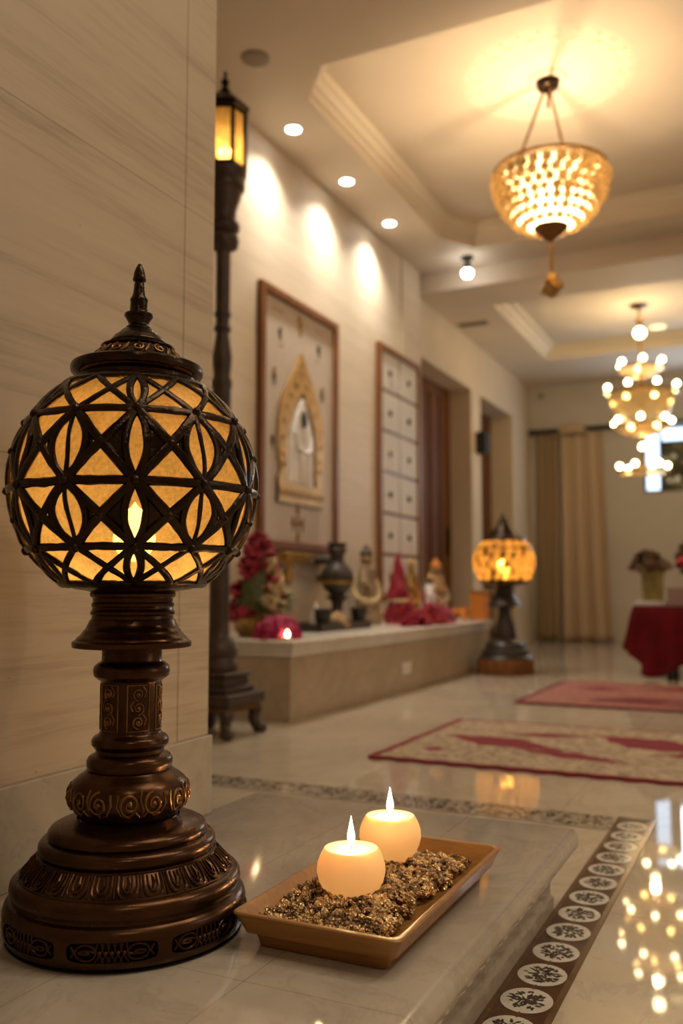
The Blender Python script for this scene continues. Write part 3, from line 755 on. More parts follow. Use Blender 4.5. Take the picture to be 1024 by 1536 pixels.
# ------------------------------------------------------------------ second lamp by the altar
l2 = thing('pedestal_lamp', 'dark pedestal lamp with a glowing amber mosaic globe, on the floor at the altar end', 'lamp', (-1.93, 6.95, 0), rad(12))
MB().lathe([(0, .238), (.012, .24), (.105, .235), (.118, .225)], 8, a0=PI / 8, smooth=False).build('plinth', M['door_wood'], l2, bevel=.008)
MB().lathe([(.118, .205), (.128, .21), (.142, .20), (.15, .182), (.165, .188), (.185, .180), (.195, .160), (.21, .158), (.235, .148), (.255, .125), (.268, .10), (.275, .085)], 40).build('base', M['soot_wood'], l2)
MB().lathe([(.27, .088), (.30, .090), (.32, .084), (.36, .078), (.40, .066), (.44, .052), (.47, .046), (.50, .046), (.51, .055), (.515, .075)], 32).build('column', M['soot_wood'], l2)
MB().lathe([(.515, .06), (.522, .128), (.532, .136), (.542, .128), (.56, .112), (.59, .098), (.60, .085), (.63, .072), (.665, .066), (.675, .078), (.69, .120), (.705, .165), (.715, .172)], 40).build('globe_seat', M['soot_wood'], l2)
R2, Zc = .222, .868
cen = []
for i in range(8):
    lat = -.80 + 1.66 * i / 7; nb = max(7, int(19 * cos(lat)))
    for k in range(nb):
        a = 2 * PI * (k + .5 * (i % 2)) / nb + random.uniform(-.06, .06); l_ = lat + random.uniform(-.03, .03)
        cen.append((Vector((cos(l_) * cos(a), cos(l_) * sin(a), sin(l_))), random.uniform(.135, .175)))
def mosaic(u, v):
    l_ = -.84 + 1.75 * v; d = Vector((cos(l_) * cos(u * 2 * PI), cos(l_) * sin(u * 2 * PI), sin(l_)))
    h_ = max(1 - ((d - c_).length / r_) ** 2 for c_, r_ in cen)
    return d, h_
NU, NV = 180, 72; g = MB(); hh = []
for j in range(NV + 1):
    for i in range(NU + 1):
        d, h_ = mosaic(i / NU, j / NV); r = R2 + .024 * math.sqrt(max(0, h_)); hh.append(h_); g.v.append((r * d.x, r * d.y, Zc + r * .96 * d.z))
for j in range(NV):
    for i in range(NU):
        q = (j * (NU + 1) + i, j * (NU + 1) + i + 1, (j + 1) * (NU + 1) + i + 1, (j + 1) * (NU + 1) + i)
        g.f.append(q); g.m.append(1 if sum(hh[k] for k in q) < .32 else 0); g.sm.append(True)
g.build('mosaic_globe', [M['amber_far'], M['bronze_dark']], l2, recalc=False)
for lat in (.50, .98, -.74):
    k_ = MB(); k_.tube([((R2 + .012) * cos(lat) * cos(2 * PI * k / 40), (R2 + .012) * cos(lat) * sin(2 * PI * k / 40), Zc + R2 * .96 * sin(lat)) for k in range(40)], .012 if lat != .98 else .02, 8, closed=True)
    k_.build('globe_band', M['bronze_dark'], l2)
MB().lathe([(1.035, .175), (1.05, .168), (1.06, .140), (1.085, .115), (1.11, .092), (1.14, .066), (1.165, .050), (1.175, .040), (1.19, .042), (1.205, .030), (1.225, .018), (1.24, .016), (1.258, 0)], 32).build('cap', M['bronze_dark'], l2)
MB().lathe([(.70, .02), (.78, .022), (.80, .036), (.84, .04), (.87, .02), (.88, 0)], 16).build('bulb', M['bulb_warm'], l2)

# ------------------------------------------------------------------ pendant bowl lamp and plaster rosette
rz = MB(); 
rz.lathe([(.002, .52), (-.002, .50), (-.006, .47), (-.004, .44), (-.005, .30), (-.009, .28), (-.010, .22), (-.006, .20), (-.008, .12), (-.03, .10), (-.03, .0)], 64, caps=False)
for n_, R_, a_, b_ in ((20, .385, .050, .036), (14, .25, .034, .030), (26, .455, .02, .02), (10, .16, .03, .022)):  # lobes also model the scalloped light the pendant throws on the ceiling
    for k in range(n_):
        a = 2 * PI * k / n_; rz.ball((R_ * cos(a), R_ * sin(a), -.003), (a_, b_, .009), 10, 6)
t = rz.build('ceiling_rosette', M['cornice'], None, loc=(-1.11, 5.12, zt1)); tag(t, 'round cream plaster rosette with the pendant light pattern shaped in, on the tray ceiling above the bowl pendant', 'ceiling rosette')
pd = thing('pendant_lamp', 'bowl pendant of glowing crystal beads hung by three rods from the near tray ceiling', 'pendant lamp', (-1.11, 5.12, 0))
zc_ = zt1 - .03
MB().lathe([(zc_ - .05, .040), (zc_ - .04, .062), (zc_ - .01, .072), (zc_, .074)], 32).build('canopy', M['bronze_dark'], pd)
for k in range(3):
    a = rad(25.7 + (51, 130, 270)[k])
    MB().tube([(.03 * cos(a), .03 * sin(a), zc_ - .04), (.312 * cos(a), .312 * sin(a), 3.09)], .0085, 8).build('rod', M['bronze_gold'], pd)
MB().tube([(0, 0, zc_ - .05), (0, 0, zc_ - .16)], .010, 8).build('socket', M['bronze_gold'], pd)
bp = [(2.755, .095), (2.775, .145), (2.815, .200), (2.865, .245), (2.925, .278), (2.985, .300), (3.03, .312), (3.065, .315)]
sh = MB(); sh.lathe(bp, 56, caps=False); o = sh.build('bowl_liner', M['crystal'], pd, recalc=False)
be = MB(); i = 0
zz = 2.775
while zz < 3.07:
    r = interp(bp, zz); sz = .0235 + .012 * (zz - 2.75) / .3; nb = int(2 * PI * r / (sz * 2.0))
    for k in range(nb):
        a = 2 * PI * (k + .5 * (i % 2)) / nb + random.uniform(-.02, .02); q_ = random.uniform(.85, 1.1)
        be.ball(((r + .010) * cos(a), (r + .010) * sin(a), zz), (sz * q_, sz * q_, sz * q_), 10, 8)
    zz += sz * 1.55; i += 1
be.build('crystal_beads', M['crystal'], pd, recalc=False)
rm = MB(); rm.tube([(.322 * cos(2 * PI * k / 64), .322 * sin(2 * PI * k / 64), 3.095) for k in range(64)], .012, 8, closed=True)
rm.build('rim', M['gold'], pd)
MB().lathe([(2.675, .0), (2.68, .022), (2.69, .036), (2.705, .052), (2.715, .066), (2.725, .072), (2.745, .098), (2.76, .105), (2.77, .095)], 36).build('bottom_cup', M['bronze_gold'], pd)
ch = MB()
for k in range(9): ch.ball((0, 0, 2.665 - k * .0205), (.013, .013, .0115), 8, 6)
ch.build('bead_chain', M['gold'], pd)
ts = MB(); ts.lathe([(2.485, .014), (2.46, .034), (2.43, .046), (2.405, .054), (2.39, .042), (2.37, .046), (2.34, .016)], 16)
for k in range(10): ts.ball((.048 * cos(k * .63), .048 * sin(k * .63), 2.40 + .03 * sin(k * 2.)), .020, 8, 6)
ts.build('tassel', M['gold'], pd)

# ------------------------------------------------------------------ tiered chandelier
cd = thing('chandelier', 'tiered gold chandelier with rings of round glowing bulbs under the far tray ceiling', 'chandelier', (-1.13, 9.15, 0))
MB().lathe([(zt2 - .03, .03), (zt2 - .02, .08), (zt2, .085)], 28).build('canopy', M['bronze_gold'], cd)
MB().lathe([(1.80, 0), (1.81, .02), (1.83, .014), (1.90, .012), (2.0, .02), (2.1, .012), (2.3, .02), (2.6, .016), (2.66, .03), (2.70, .016), (2.9, .02), (2.95, .014), (3.25, .010), (zt2 - .03, .012)], 16).build('stem', M['gold'], cd)
MB().lathe([(3.25, .02), (3.32, .03), (3.33, .045), (3.345, .02)], 20).build('stem_cup', M['gold'], cd)
bulb_me = None
def bulb(loc, r=.030):
    global bulb_me
    if bulb_me is None: bulb_me = MB().lathe([(-1.0, .25), (-.8, .62), (-.4, .93), (0, 1.), (.4, .9), (.75, .62), (.95, .25), (1.02, 0)], 14).build('bulb', M['bulb_far'], cd); o = bulb_me
    else: o = bulb_me.copy(); COL.objects.link(o); o.parent = cd
    o.location = loc; o.scale = (r, r, r)
bulb((0, 0, 3.19), .055)
for z, R_, n_, a0 in ((2.885, .215, 6, .75), (2.63, .345, 8, .55), (2.305, .275, 7, .3), (1.86, .225, 6, .3)):
    rg = MB(); rg.tube([(R_ * cos(2 * PI * k / 40), R_ * sin(2 * PI * k / 40), z - .06) for k in range(40)], .012, 8, closed=True)
    for k in range(n_):
        a = a0 + 2 * PI * k / n_
        rg.tube([(.012 * cos(a), .012 * sin(a), z + .02), (R_ * .55 * cos(a), R_ * .55 * sin(a), z - .09), (R_ * cos(a), R_ * sin(a), z - .06)], .006, 6)
        rg.lathe([(z - .06, .012), (z - .045, .026), (z - .03, .02)], 10, c=(R_ * cos(a), R_ * sin(a), 0))
        bulb((R_ * cos(a), R_ * sin(a), z), .028)
    rg.build('bulb_ring', M['gold'], cd)
for z0_, r0_, z1_, r1_ in ((2.83, .20, 2.74, .07), (2.57, .32, 2.33, .22), (2.25, .26, 2.15, .06), (1.80, .21, 1.76, .05)):
    MB().lathe([(z1_, r1_), (z1_ + (z0_ - z1_) * .3, r1_ + (r0_ - r1_) * .45), (z0_ - .02, r0_ * .97), (z0_, r0_)], 36, caps=False).build('glass_dish', M['dish_glass'], cd, recalc=False)
bulb((0, 0, 2.05), .036)

# ------------------------------------------------------------------ ceiling fittings
DL = [(-2.596, 4.70), (-2.605, 5.49), (-2.615, 6.29)]
for (x, y), lb in zip(DL, ('nearest of the three small round downlights along the altar wall ceiling', 'middle of the three small round downlights along the altar wall ceiling', 'farthest of the three small round downlights along the altar wall ceiling')):
    d = thing('ceiling_downlight', lb, 'downlight', (x, y, Z1), 0, 'downlights along the altar wall')
    MB().lathe([(0, .056), (-.004, .056), (-.006, .050), (-.002, .042)], 28, caps=False).build('trim_ring', M['plastic_white'], d)
    MB().lathe([(-.004, .0), (-.004, .043), (-.001, .043)], 28).build('lens', M['led_cool'], d)
s = thing('spotlight', 'small black ceiling spotlight with a lit round bulb, near the dropped beam', 'spotlight', (-2.29, 7.24, Z1))
MB().lathe([(-.022, .050), (-.018, .055), (0, .055)], 28).build('mount', M['black'], s)
MB().lathe([(-.02, .018), (-.05, .016), (-.06, .026), (-.10, .030), (-.112, .026)], 20).build('spot_body', M['black'], s)
MB().lathe([(-.105, .022), (-.125, .042), (-.15, .046), (-.172, .034), (-.182, 0)], 20).build('bulb', M['led_cool'], s)
o = MB().lathe([(0, .075), (-.008, .075), (-.012, .066), (-.010, 0)], 32).build('ceiling_speaker', M['plastic_grey'], None, loc=(-2.418, 3.953, Z1)); tag(o, 'flat round grey speaker grille in the near ceiling above the lantern post', 'speaker')
o = MB().lathe([(0, .085), (-.012, .085), (-.016, .07), (-.016, 0)], 32).build('ceiling_disc_light', M['disc_warm'], None, loc=(-1.05, 10.0, zt2)); tag(o, 'small warm round disc light on the far tray ceiling beside the chandelier canopy', 'ceiling light')
v = MB(); v.box((0, 0, -.004), (.30, .10, .008))
for k in range(5): v.box((0, -.036 + k * .018, -.011), (.28, .006, .008))
o = v.build('air_vent', M['plastic_grey'], None, loc=(-2.66, 8.59, Z2)); tag(o, 'flat slotted air vent in the lower ceiling above the first door', 'vent')
o = MB().lathe([(0, .035), (.02, .035), (.03, .022), (.032, 0)], 20).build('wall_detector', M['plastic_grey'], None, loc=(-2.71, YF, 3.2)); o.rotation_euler = (PI / 2, 0, 0); tag(o, 'tiny round detector high on the far wall above the curtains', 'detector')
sp = thing('wall_speaker', 'small black box speaker on the wall strip between the two doors', 'speaker', (XD, 9.35, 2.12))
MB().box((.055, 0, .115), (.11, .13, .23)).build('speaker_box', M['black'], sp, bevel=.008)
MB().box((.112, 0, .115), (.004, .11, .21)).build('speaker_grille', M['recess'], sp)

# ------------------------------------------------------------------ altar
al = thing('altar', 'long low marble altar ledge with a white moulded top against the side wall', 'altar', (XP + .002, 3.93, 0))
MB().box2((.0, .03, 0), (.61, 3.46, .325)).build('altar_base', M['altar_base'], al, bevel=.004)
s_ = MB(); s_.box2((.0, .0, .372), (.645, 3.49, .40)); s_.build('altar_slab', M['altar_top'], al, bevel=.010)
s_ = MB(); s_.box2((.0, .012, .345), (.632, 3.478, .3725)); s_.box2((.0, .02, .318), (.622, 3.468, .3455)); s_.build('slab_moulding', M['altar_top'], al, bevel=.006)
o = thing('power_outlet', 'white double power outlet low on the altar front', 'outlet', (-2.1875, 5.5, .146))
MB().box((.004, 0, 0), (.008, .155, .075)).build('plate', M['plastic_white'], o, bevel=.003)
for k in (-1, 1): MB().box((.0085, k * .037, 0), (.003, .05, .05)).build('socket', M['paper'], o, bevel=.004)

# framed altar picture
M['panel_cream'] = simple('cream_panel', (.54, .47, .395), .6, 0, .05)
pc = thing('framed_picture', 'tall wooden framed white panel with a gold arch and robed figure on the altar wall', 'picture', (XP, 5.155, .90))
W_, Hh = 1.075, 1.65
MB().box2((.0, -W_ / 2 + .02, .02), (.014, W_ / 2 - .02, Hh - .02)).build('panel', M['panel_cream'], pc)
f = MB(); fw = .055
f.box2((0, -W_ / 2, 0), (.04, -W_ / 2 + fw, Hh)); f.box2((0, W_ / 2 - fw, 0), (.04, W_ / 2, Hh)); f.box2((0, -W_ / 2 + fw, Hh - fw), (.04, W_ / 2 - fw, Hh)); f.box2((0, -W_ / 2 + fw, 0), (.04, W_ / 2 - fw, fw))
f.build('frame', M['frame_wood'], pc, bevel=.006)
def pz(y, z): return (y - 5.155, z - .90)
outer = [(4.838, 1.20), (4.838, 1.36), (4.868, 1.385), (4.868, 1.44), (4.842, 1.50), (4.836, 1.60), (4.845, 1.72), (4.872, 1.83), (4.925, 1.92), (5.0, 2.01), (5.075, 2.10), (5.152, 2.21)]
inn = [(4.952, 1.335), (4.952, 1.37), (4.958, 1.40), (4.958, 1.45), (4.95, 1.50), (4.952, 1.58), (4.962, 1.66), (4.985, 1.74), (5.02, 1.80), (5.06, 1.85), (5.105, 1.895), (5.152, 1.95)]
mir = lambda P: P + [(2 * 5.152 - y, z) for y, z in reversed(P[:-1])]
O_, I_ = mir(outer), mir(inn); a = MB(); n = len(O_)
vs = []
for x, P in ((.014, O_), (.034, O_), (.034, I_), (.014, I_)): vs += [(x,) + pz(*p) for p in P]
fs = [(q * n + i, q * n + i + 1, (q + 1) * n + i + 1, (q + 1) * n + i) for q in range(3) for i in range(n - 1)]
a.add(vs, fs, 0, False)
a.box2((.014,) + pz(4.838, 1.20), (.036,) + pz(5.466, 1.338))
for k in range(15):
    for P, Q in ((O_, I_),):
        i = 3 + k * (n - 7) / 14; i0 = int(i); t_ = i - i0; i1 = min(i0 + 1, n - 1)
        mid = [((P[i0][c] * (1 - t_) + P[i1][c] * t_) + (Q[i0][c] * (1 - t_) + Q[i1][c] * t_)) / 2 for c in (0, 1)]
        a.ball((.034,) + pz(*mid), (.008, .026, .026), 10, 6)
for k in range(9): a.ball((.036,) + pz(4.88 + k * .068, 1.27), (.008, .024, .03), 10, 6)
a.build('gold_arch', M['gold'], pc)
fig = MB()
def robe(u, v):
    z = 1.338 + .56 * v; w = .178 - .03 * v - (.10 * max(0, v - .62) / .38) ; w *= math.sqrt(max(0, 1 - max(0, v - .8) ** 2 / .042)) if v > .8 else 1
    y = 5.152 + w * (2 * u - 1); e = 1 - (2 * u - 1) ** 2
    return (.014 + .030 * math.sqrt(max(0, e)) + .008 * sin(u * 34 + v * 3) * (1 - v) * e,) + pz(y, z)
fig.grid(robe, 30, 24); fo = fig.build('robed_figure', M['robe_white'], pc)
MB().ball((.050,) + pz(5.146, 1.765), (.012, .045, .058), 14, 10).build('face', M['skin_dark'], fo)
for sg in (-1, 1):
    MB().tube([(.036,) + pz(5.15 + sg * .10, 1.66), (.044,) + pz(5.15 + sg * .085, 1.56), (.046,) + pz(5.15 + sg * .02, 1.545)], [.022, .024, .014], 8).build('sleeve', M['robe_white'], fo)
def sprig(y, z, s, mats, nm='flower_ornament'):
    m_ = MB()
    for k in range(6):
        a_ = k * PI / 3 + random.random(); m_.ball((.016,) + pz(y + s * .6 * cos(a_), z + s * .9 * sin(a_)), (.005, s * .42, s * .5), 8, 6, mat=k % 2)
    m_.ball((.017,) + pz(y, z), (.006, s * .5, s * .5), 8, 6, mat=0); m_.tube([(.016,) + pz(y, z), (.016,) + pz(y + s * .2, z - s * 2.2)], s * .14, 6, mat=1)
    m_.build(nm, mats, pc)
for y, z in ((4.881, 2.287), (5.418, 2.301), (4.79, 1.578), (5.482, 1.627)): sprig(y, z, .026, [M['ink'], M['leaf']])
for y, z in ((4.809, 2.004), (5.47, 2.008)): sprig(y, z, .030, [M['gold'], M['ink']])
sprig(5.147, 2.416, .042, [M['gold'], M['gold']])
for dy, dz in ((0, .085), (0, 0), (-.062, 0), (.062, 0), (0, -.09)): sprig(5.125 + dy, 1.085 + dz, .026, [M['gold'], M['ink']])
for y0, z0, w in ((4.79, 2.42, .14), (5.37, 2.425, .13)):
    m_ = MB()
    for k in range(7): m_.box((.0148,) + pz(y0 + k * w / 7, z0 + .004 * (k % 2)), (.0016, w / 11, .012))
    m_.build('tiny_script', M['tan_cloth'], pc)
for y0, z0 in ((4.90, 2.20), (5.40, 2.21)):
    m_ = MB()
    for k in range(3): m_.box((.0148,) + pz(y0 - .02 + k * .02, z0), (.0016, .012, .008))
    m_.build('tiny_script', M['tan_cloth'], pc)

# gridded panel
gp_ = thing('gridded_panel', 'tall wood framed panel of white squares with small dark knobs, right of the picture', 'panel', (XP, 6.88, .56))
W_, Hh = .90, 2.06
MB().box2((0, -W_ / 2 + .02, .02), (.016, W_ / 2 - .02, Hh - .02)).build('backing', M['frame_wood'], gp_)
f = MB(); fw = .052
f.box2((0, -W_ / 2, 0), (.042, -W_ / 2 + fw, Hh)); f.box2((0, W_ / 2 - fw, 0), (.042, W_ / 2, Hh)); f.box2((0, -W_ / 2 + fw, Hh - fw), (.042, W_ / 2 - fw, Hh)); f.box2((0, -W_ / 2 + fw, 0), (.042, W_ / 2 - fw, fw))
f.build('frame', M['frame_wood'], gp_, bevel=.006)
gg = .028; cw, chh = (W_ - 2 * fw - gg) / 2, (Hh - 2 * fw - 5 * gg) / 6
for i in range(6):
    for j in range(2):
        y0 = -W_ / 2 + fw + j * (cw + gg); z0 = fw + i * (chh + gg)
        c = MB().box2((.012, y0, z0), (.024, y0 + cw, z0 + chh)).build('white_square', M['paper'], gp_, bevel=.003)
        MB().ball((.03, y0 + cw * .47, z0 + chh * .47), (.014, .028, .024), 12, 8).build('knob', M['soot_wood'], c)

# carved wall shelf under the picture
ws = thing('carved_shelf', 'narrow carved gold and dark wall shelf below the framed picture', 'shelf', (XP, 5.17, .82))
MB().box2((.0, -.34, .0), (.115, .0, .062)).build('gilt_end', M['gold'], ws, bevel=.01)
m_ = MB(); m_.box2((.0, .0, .0), (.11, .34, .058))
for k in range(6): m_.ball((.113, .03 + k * .055, .03), (.014, .024, .024), 8, 6)
m_.build('carved_end', M['umber'], ws, bevel=.006)
for y in (-.27, .27): MB().tube([(.0, y, -.10), (.05, y, -.08), (.08, y, -.03), (.10, y, .005)], [.03, .022, .02, .018], 10).build('bracket', M['gold'], ws)
MB().lathe([(-.14, .004), (-.12, .026), (-.08, .03), (-.04, .016), (.0, .010)], 12, c=(.09, -.30, 0)).build('tassel', M['gold'], ws)

# offerings on the altar top
ZA = .40
fa = thing('flower_arrangement', 'tall cone of red, cream and green flowers at the near end of the altar', 'flowers', (-2.56, 4.27, ZA))
MB().lathe([(0, .10), (.03, .13), (.10, .145), (.12, .13)], 28).build('gilt_bowl', M['gold'], fa)
MB().lathe([(.10, .13), (.25, .105), (.40, .06), (.50, .02), (.52, 0)], 20).build('foliage_core', M['leaf'], fa)
pet = MB()
for k in range(9):
    a_ = k * 2.4; rr = .010 + .0024 * k; pet.ball((rr * cos(a_), rr * sin(a_), .012 - .001 * k), (.016, .016, .009), 8, 6)
pet_me = {}
def blossom(par, loc, mat, nm, s_=1.):
    if nm not in pet_me:
        o = pet.build(nm, M[mat], par); pet_me[nm] = o
    else: o = pet_me[nm].copy(); COL.objects.link(o); o.parent = par
    o.location = loc; o.scale = (s_,) * 3; o.rotation_euler = (random.uniform(-1, 1), random.uniform(-1, 1), random.uniform(0, 6))
for k in range(84):
    t_ = random.random() ** .8; z = .10 + .43 * t_; r = .135 * (1 - t_) ** .8 + .02; a_ = random.uniform(0, 2 * PI)
    side = cos(a_ - rad(200)); nm = ('red_flower', 'crimson') if side > -.15 or t_ > .72 else random.choice([('cream_flower', 'blossom_cream'), ('cream_flower', 'blossom_cream'), ('red_flower', 'crimson')])
    blossom(fa, (r * cos(a_), r * sin(a_), z), nm[1], nm[0], random.uniform(1.0, 1.5))
lf = MB()
for k in range(26):
    a_ = rad(-10) + random.uniform(-1.1, 1.1); r = .12 + random.random() * .03; z = .12 + random.random() * .10; L_ = random.uniform(.05, .09)
    d = Vector((cos(a_), sin(a_), random.uniform(-.2, .5))).normalized(); sd = Vector((-sin(a_), cos(a_), 0)) * L_ * .28; p = Vector((r * cos(a_), r * sin(a_), z))
    up_ = Vector((0, 0, .006))
    lf.add([p, p + d * L_ * .5 + sd, p + d * L_, p + d * L_ * .5 - sd, p + d * L_ * .5 + up_], [(0, 1, 4), (1, 2, 4), (2, 3, 4), (3, 0, 4)])
lf.build('green_leaves', M['leaf'], fa, solid=.002)
MB().lathe([(.51, .02), (.53, .03), (.55, .024), (.575, 0)], 12).build('dark_top', M['soot_wood'], fa)

def crumple(name, dims, mat, label, cat, loc, rz=0, seed=0., amp=.35, mh=1.):
    m_ = MB()
    def fn(u, v):
        a_ = 2 * PI * u; p = PI / 2 * v; d = Vector((cos(a_) * cos(p), sin(a_) * cos(p), sin(p)))
        q = 1 + amp * (mnoise.noise(d * 2.2 + Vector((seed, 0, 0))) + .5 * mnoise.noise(d * 6 + Vector((0, seed, 0)))) * (1 - .3 * v)
        q *= 1 + .10 * sin(a_ * 11 + seed) * (1 - v)
        return (d.x * dims[0] / 2 * q, d.y * dims[1] / 2 * q, max(0, d.z) * dims[2] * q)
    m_.grid(fn, 72, 24); o = m_.build(name, M[mat], None, loc=loc); o.rotation_euler = (0, 0, rz); return tag(o, label, cat)
crumple('cloth_bundle', (.24, .28, .115), 'magenta', 'crumpled magenta cloth bundle on the near corner of the altar', 'cloth', (-2.34, 4.085, ZA), .3, 3., .25)
crumple('cloth_bundle', (.20, .95, .13), 'crimson', 'long crumpled crimson cloth at the feet of the garlanded figures', 'cloth', (-2.295, 6.28, ZA), .03, 9., .5)
def tealight(loc, label, h_=.016):
    r = thing('tealight', label, 'tealight', loc, 0, 'tealights on the altar')
    MB().lathe([(0, .020), (h_, .022), (h_ + .0005, .019), (h_ - .003, .018), (h_ - .003, 0)], 20).build('cup', M['paper'], r)
    MB().lathe([(h_ - .002, .002), (h_ + .006, .0105), (h_ + .018, .010), (h_ + .034, 0)], 12).build('flame', M['flame'], r); return r
tealight((-2.225, 3.99, ZA), 'lit tealight in front of the magenta cloth on the altar corner')
r = tealight((-2.43, 7.34, ZA), 'lit tealight in a raised holder at the far end of the altar', .06); 
for c in r.children: c.scale = (1.5, 1.5, 1.0)

tr_ = thing('offering_tray', 'flat dark wooden tray under the dark vase on the altar', 'tray', (-2.56, 5.13, ZA))
m_ = MB(); m_.box((0, 0, .012), (.26, .74, .024)); 
for sy in (-1, 1): m_.box((0, sy * .36, .035), (.26, .02, .03))
for sx in (-1, 1): m_.box((sx * .12, 0, .035), (.02, .74, .03))
m_.build('tray_board', M['soot_wood'], tr_, bevel=.004)
vz = thing('vase', 'dark round bellied vase with a flared neck on a footed stand on the altar', 'vase', (-2.58, 5.29, ZA + .0265))
MB().lathe([(0, .085), (.02, .09), (.04, .05), (.10, .035), (.15, .04), (.17, .07), (.185, .075)], 28).build('stand', M['soot_wood'], vz)
MB().lathe([(.185, .045), (.20, .055), (.225, .082), (.26, .103), (.30, .111), (.34, .106), (.375, .082), (.40, .052), (.42, .043), (.45, .045), (.47, .06), (.485, .066), (.50, .055), (.515, .058), (.53, .066), (.532, .058)], 36).build('vase_body', M['dark_clay'], vz)
MB().lathe([(.262, .105), (.272, .1085), (.282, .109)], 36, caps=False).build('gilt_band', M['gold'], vz)
for y, lb in ((4.925, 'dark cup at the near end of the offering tray'), (5.45, 'dark cup right of the vase foot on the offering tray')):
    o = MB().lathe([(0, .036), (.01, .04), (.06, .05), (.11, .054), (.112, .048), (.02, .034), (.02, 0)], 24).build('cup', M['soot_wood'], None, loc=(-2.50, y, ZA + .025)); tag(o, lb, 'cup', 'dark cups on the offering tray')
crumple('folded_cloth', (.13, .20, .085), 'tan_cloth', 'small tan cloth bundle on the offering tray before the vase', 'cloth', (-2.49, 5.11, ZA + .0265), .2, 5., .2)
o = MB().lathe([(0, .045), (.05, .035), (.10, .02), (.15, .004), (.155, 0)], 16).build('white_napkin', M['paper'], None, loc=(-2.60, 5.03, ZA + .025)); tag(o, 'white pointed napkin standing on the offering tray', 'napkin')

def statuette(loc, h_, wid, label, body, second, head, top, seed):
    """draped standing figurine: robe, garland, head, crown"""
    r = thing('figurine', label, 'figurine', loc, 0, 'draped figurines on the altar')
    m_ = MB()
    def fn(u, v):
        a_ = 2 * PI * u; w = wid * (1 - .55 * v) * (1 + .12 * sin(v * 9)) ; w *= 1 + .22 * mnoise.noise((cos(a_) * 2 + seed, sin(a_) * 2, v * 5)) + .06 * sin(9 * a_ + 3 * v)
        return (w * cos(a_) * .8, w * sin(a_), h_ * .74 * v)
    m_.grid(fn, 40, 24); b_ = m_.build('robe', M[body], r)
    MB().ball((0, 0, h_ * .80), (wid * .36, wid * .36, h_ * .075), 14, 10).build('head', M[head], r)
    MB().lathe([(h_ * .84, wid * .34), (h_ * .87, wid * .38), (h_ * .92, wid * .22), (h_ * .97, wid * .12), (h_, 0)], 16).build('crown', M[top], r)
    g_ = MB()
    for k in range(26):
        t_ = k / 25; a_ = rad(-150) + rad(300) * t_; rr = wid * (.55 + .42 * sin(PI * t_)); g_.ball((rr * cos(a_ - rad(50)) * .85, rr * sin(a_ - rad(50)), h_ * (.70 - .42 * sin(PI * t_))), wid * .16, 8, 6, jit=.1)
    g_.build('garland', M[second], r)
    for sg in (-1, 1): MB().tube([(0, sg * wid * .5, h_ * .66), (.02, sg * wid * .75, h_ * .52), (wid * .55, sg * wid * .40, h_ * .45)], [wid * .2, wid * .18, wid * .12], 8).build('arm', M[body], r)
statuette((-2.66, 5.93, ZA), .59, .125, 'beige garlanded figurine left of the red cone, tallest on the altar', 'garland', 'blossom_cream', 'tan_cloth', 'umber', 1.)
o = thing('red_cone', 'narrow crimson cloth cone standing between the garlanded figurines', 'ornament', (-2.515, 6.19, ZA))
m_ = MB(); m_.grid(lambda u, v: ((.092 * (1 - v) ** .7 + .004) * cos(2 * PI * u) * (1 + .1 * sin(12 * PI * u) + .5 * mnoise.noise((cos(2 * PI * u), sin(2 * PI * u), v * 6))), (.092 * (1 - v) ** .7 + .004) * sin(2 * PI * u) * (1 + .1 * sin(12 * PI * u) + .5 * mnoise.noise((cos(2 * PI * u), sin(2 * PI * u), v * 6))), .53 * v), 48, 16); m_.build('cone_cloth', M['crimson'], o)
MB().tube([(.075 * cos(2 * PI * k / 24), .075 * sin(2 * PI * k / 24), .17) for k in range(24)], .012, 8, closed=True).build('trim_band', M['blossom_cream'], o)
statuette((-2.69, 6.90, ZA), .53, .085, 'small gold figurine right behind the red cone', 'gold', 'orange', 'gold', 'gold', 4.)
statuette((-2.50, 6.82, ZA), .40, .075, 'small white draped figurine between the gold and tan figurines', 'robe_white', 'crimson', 'skin_dark', 'gold', 6.)
statuette((-2.58, 7.18, ZA), .52, .135, 'broad tan floral draped figurine nearest the door', 'tan_cloth', 'garland', 'tan_cloth', 'orange', 8.)
mg = thing('marigold_pile', 'low pile of orange marigold heads beside the far tealight', 'flowers', (-2.345, 7.11, ZA + .004))
for k in range(22): blossom(mg, (random.uniform(-.05, .05), random.uniform(-.09, .09), .034 + random.random() * .035), 'orange', 'marigold', random.uniform(.8, 1.2))
o = thing('orange_box', 'orange gold box at the altar end behind the pedestal lamp', 'box', (-2.245, 7.33, ZA))
MB().box((0, 0, .11), (.14, .13, .22)).build('box_body', M['orange'], o, bevel=.006); MB().box((0, 0, .235), (.15, .14, .03)).build('box_lid', M['gold'], o, bevel=.006)

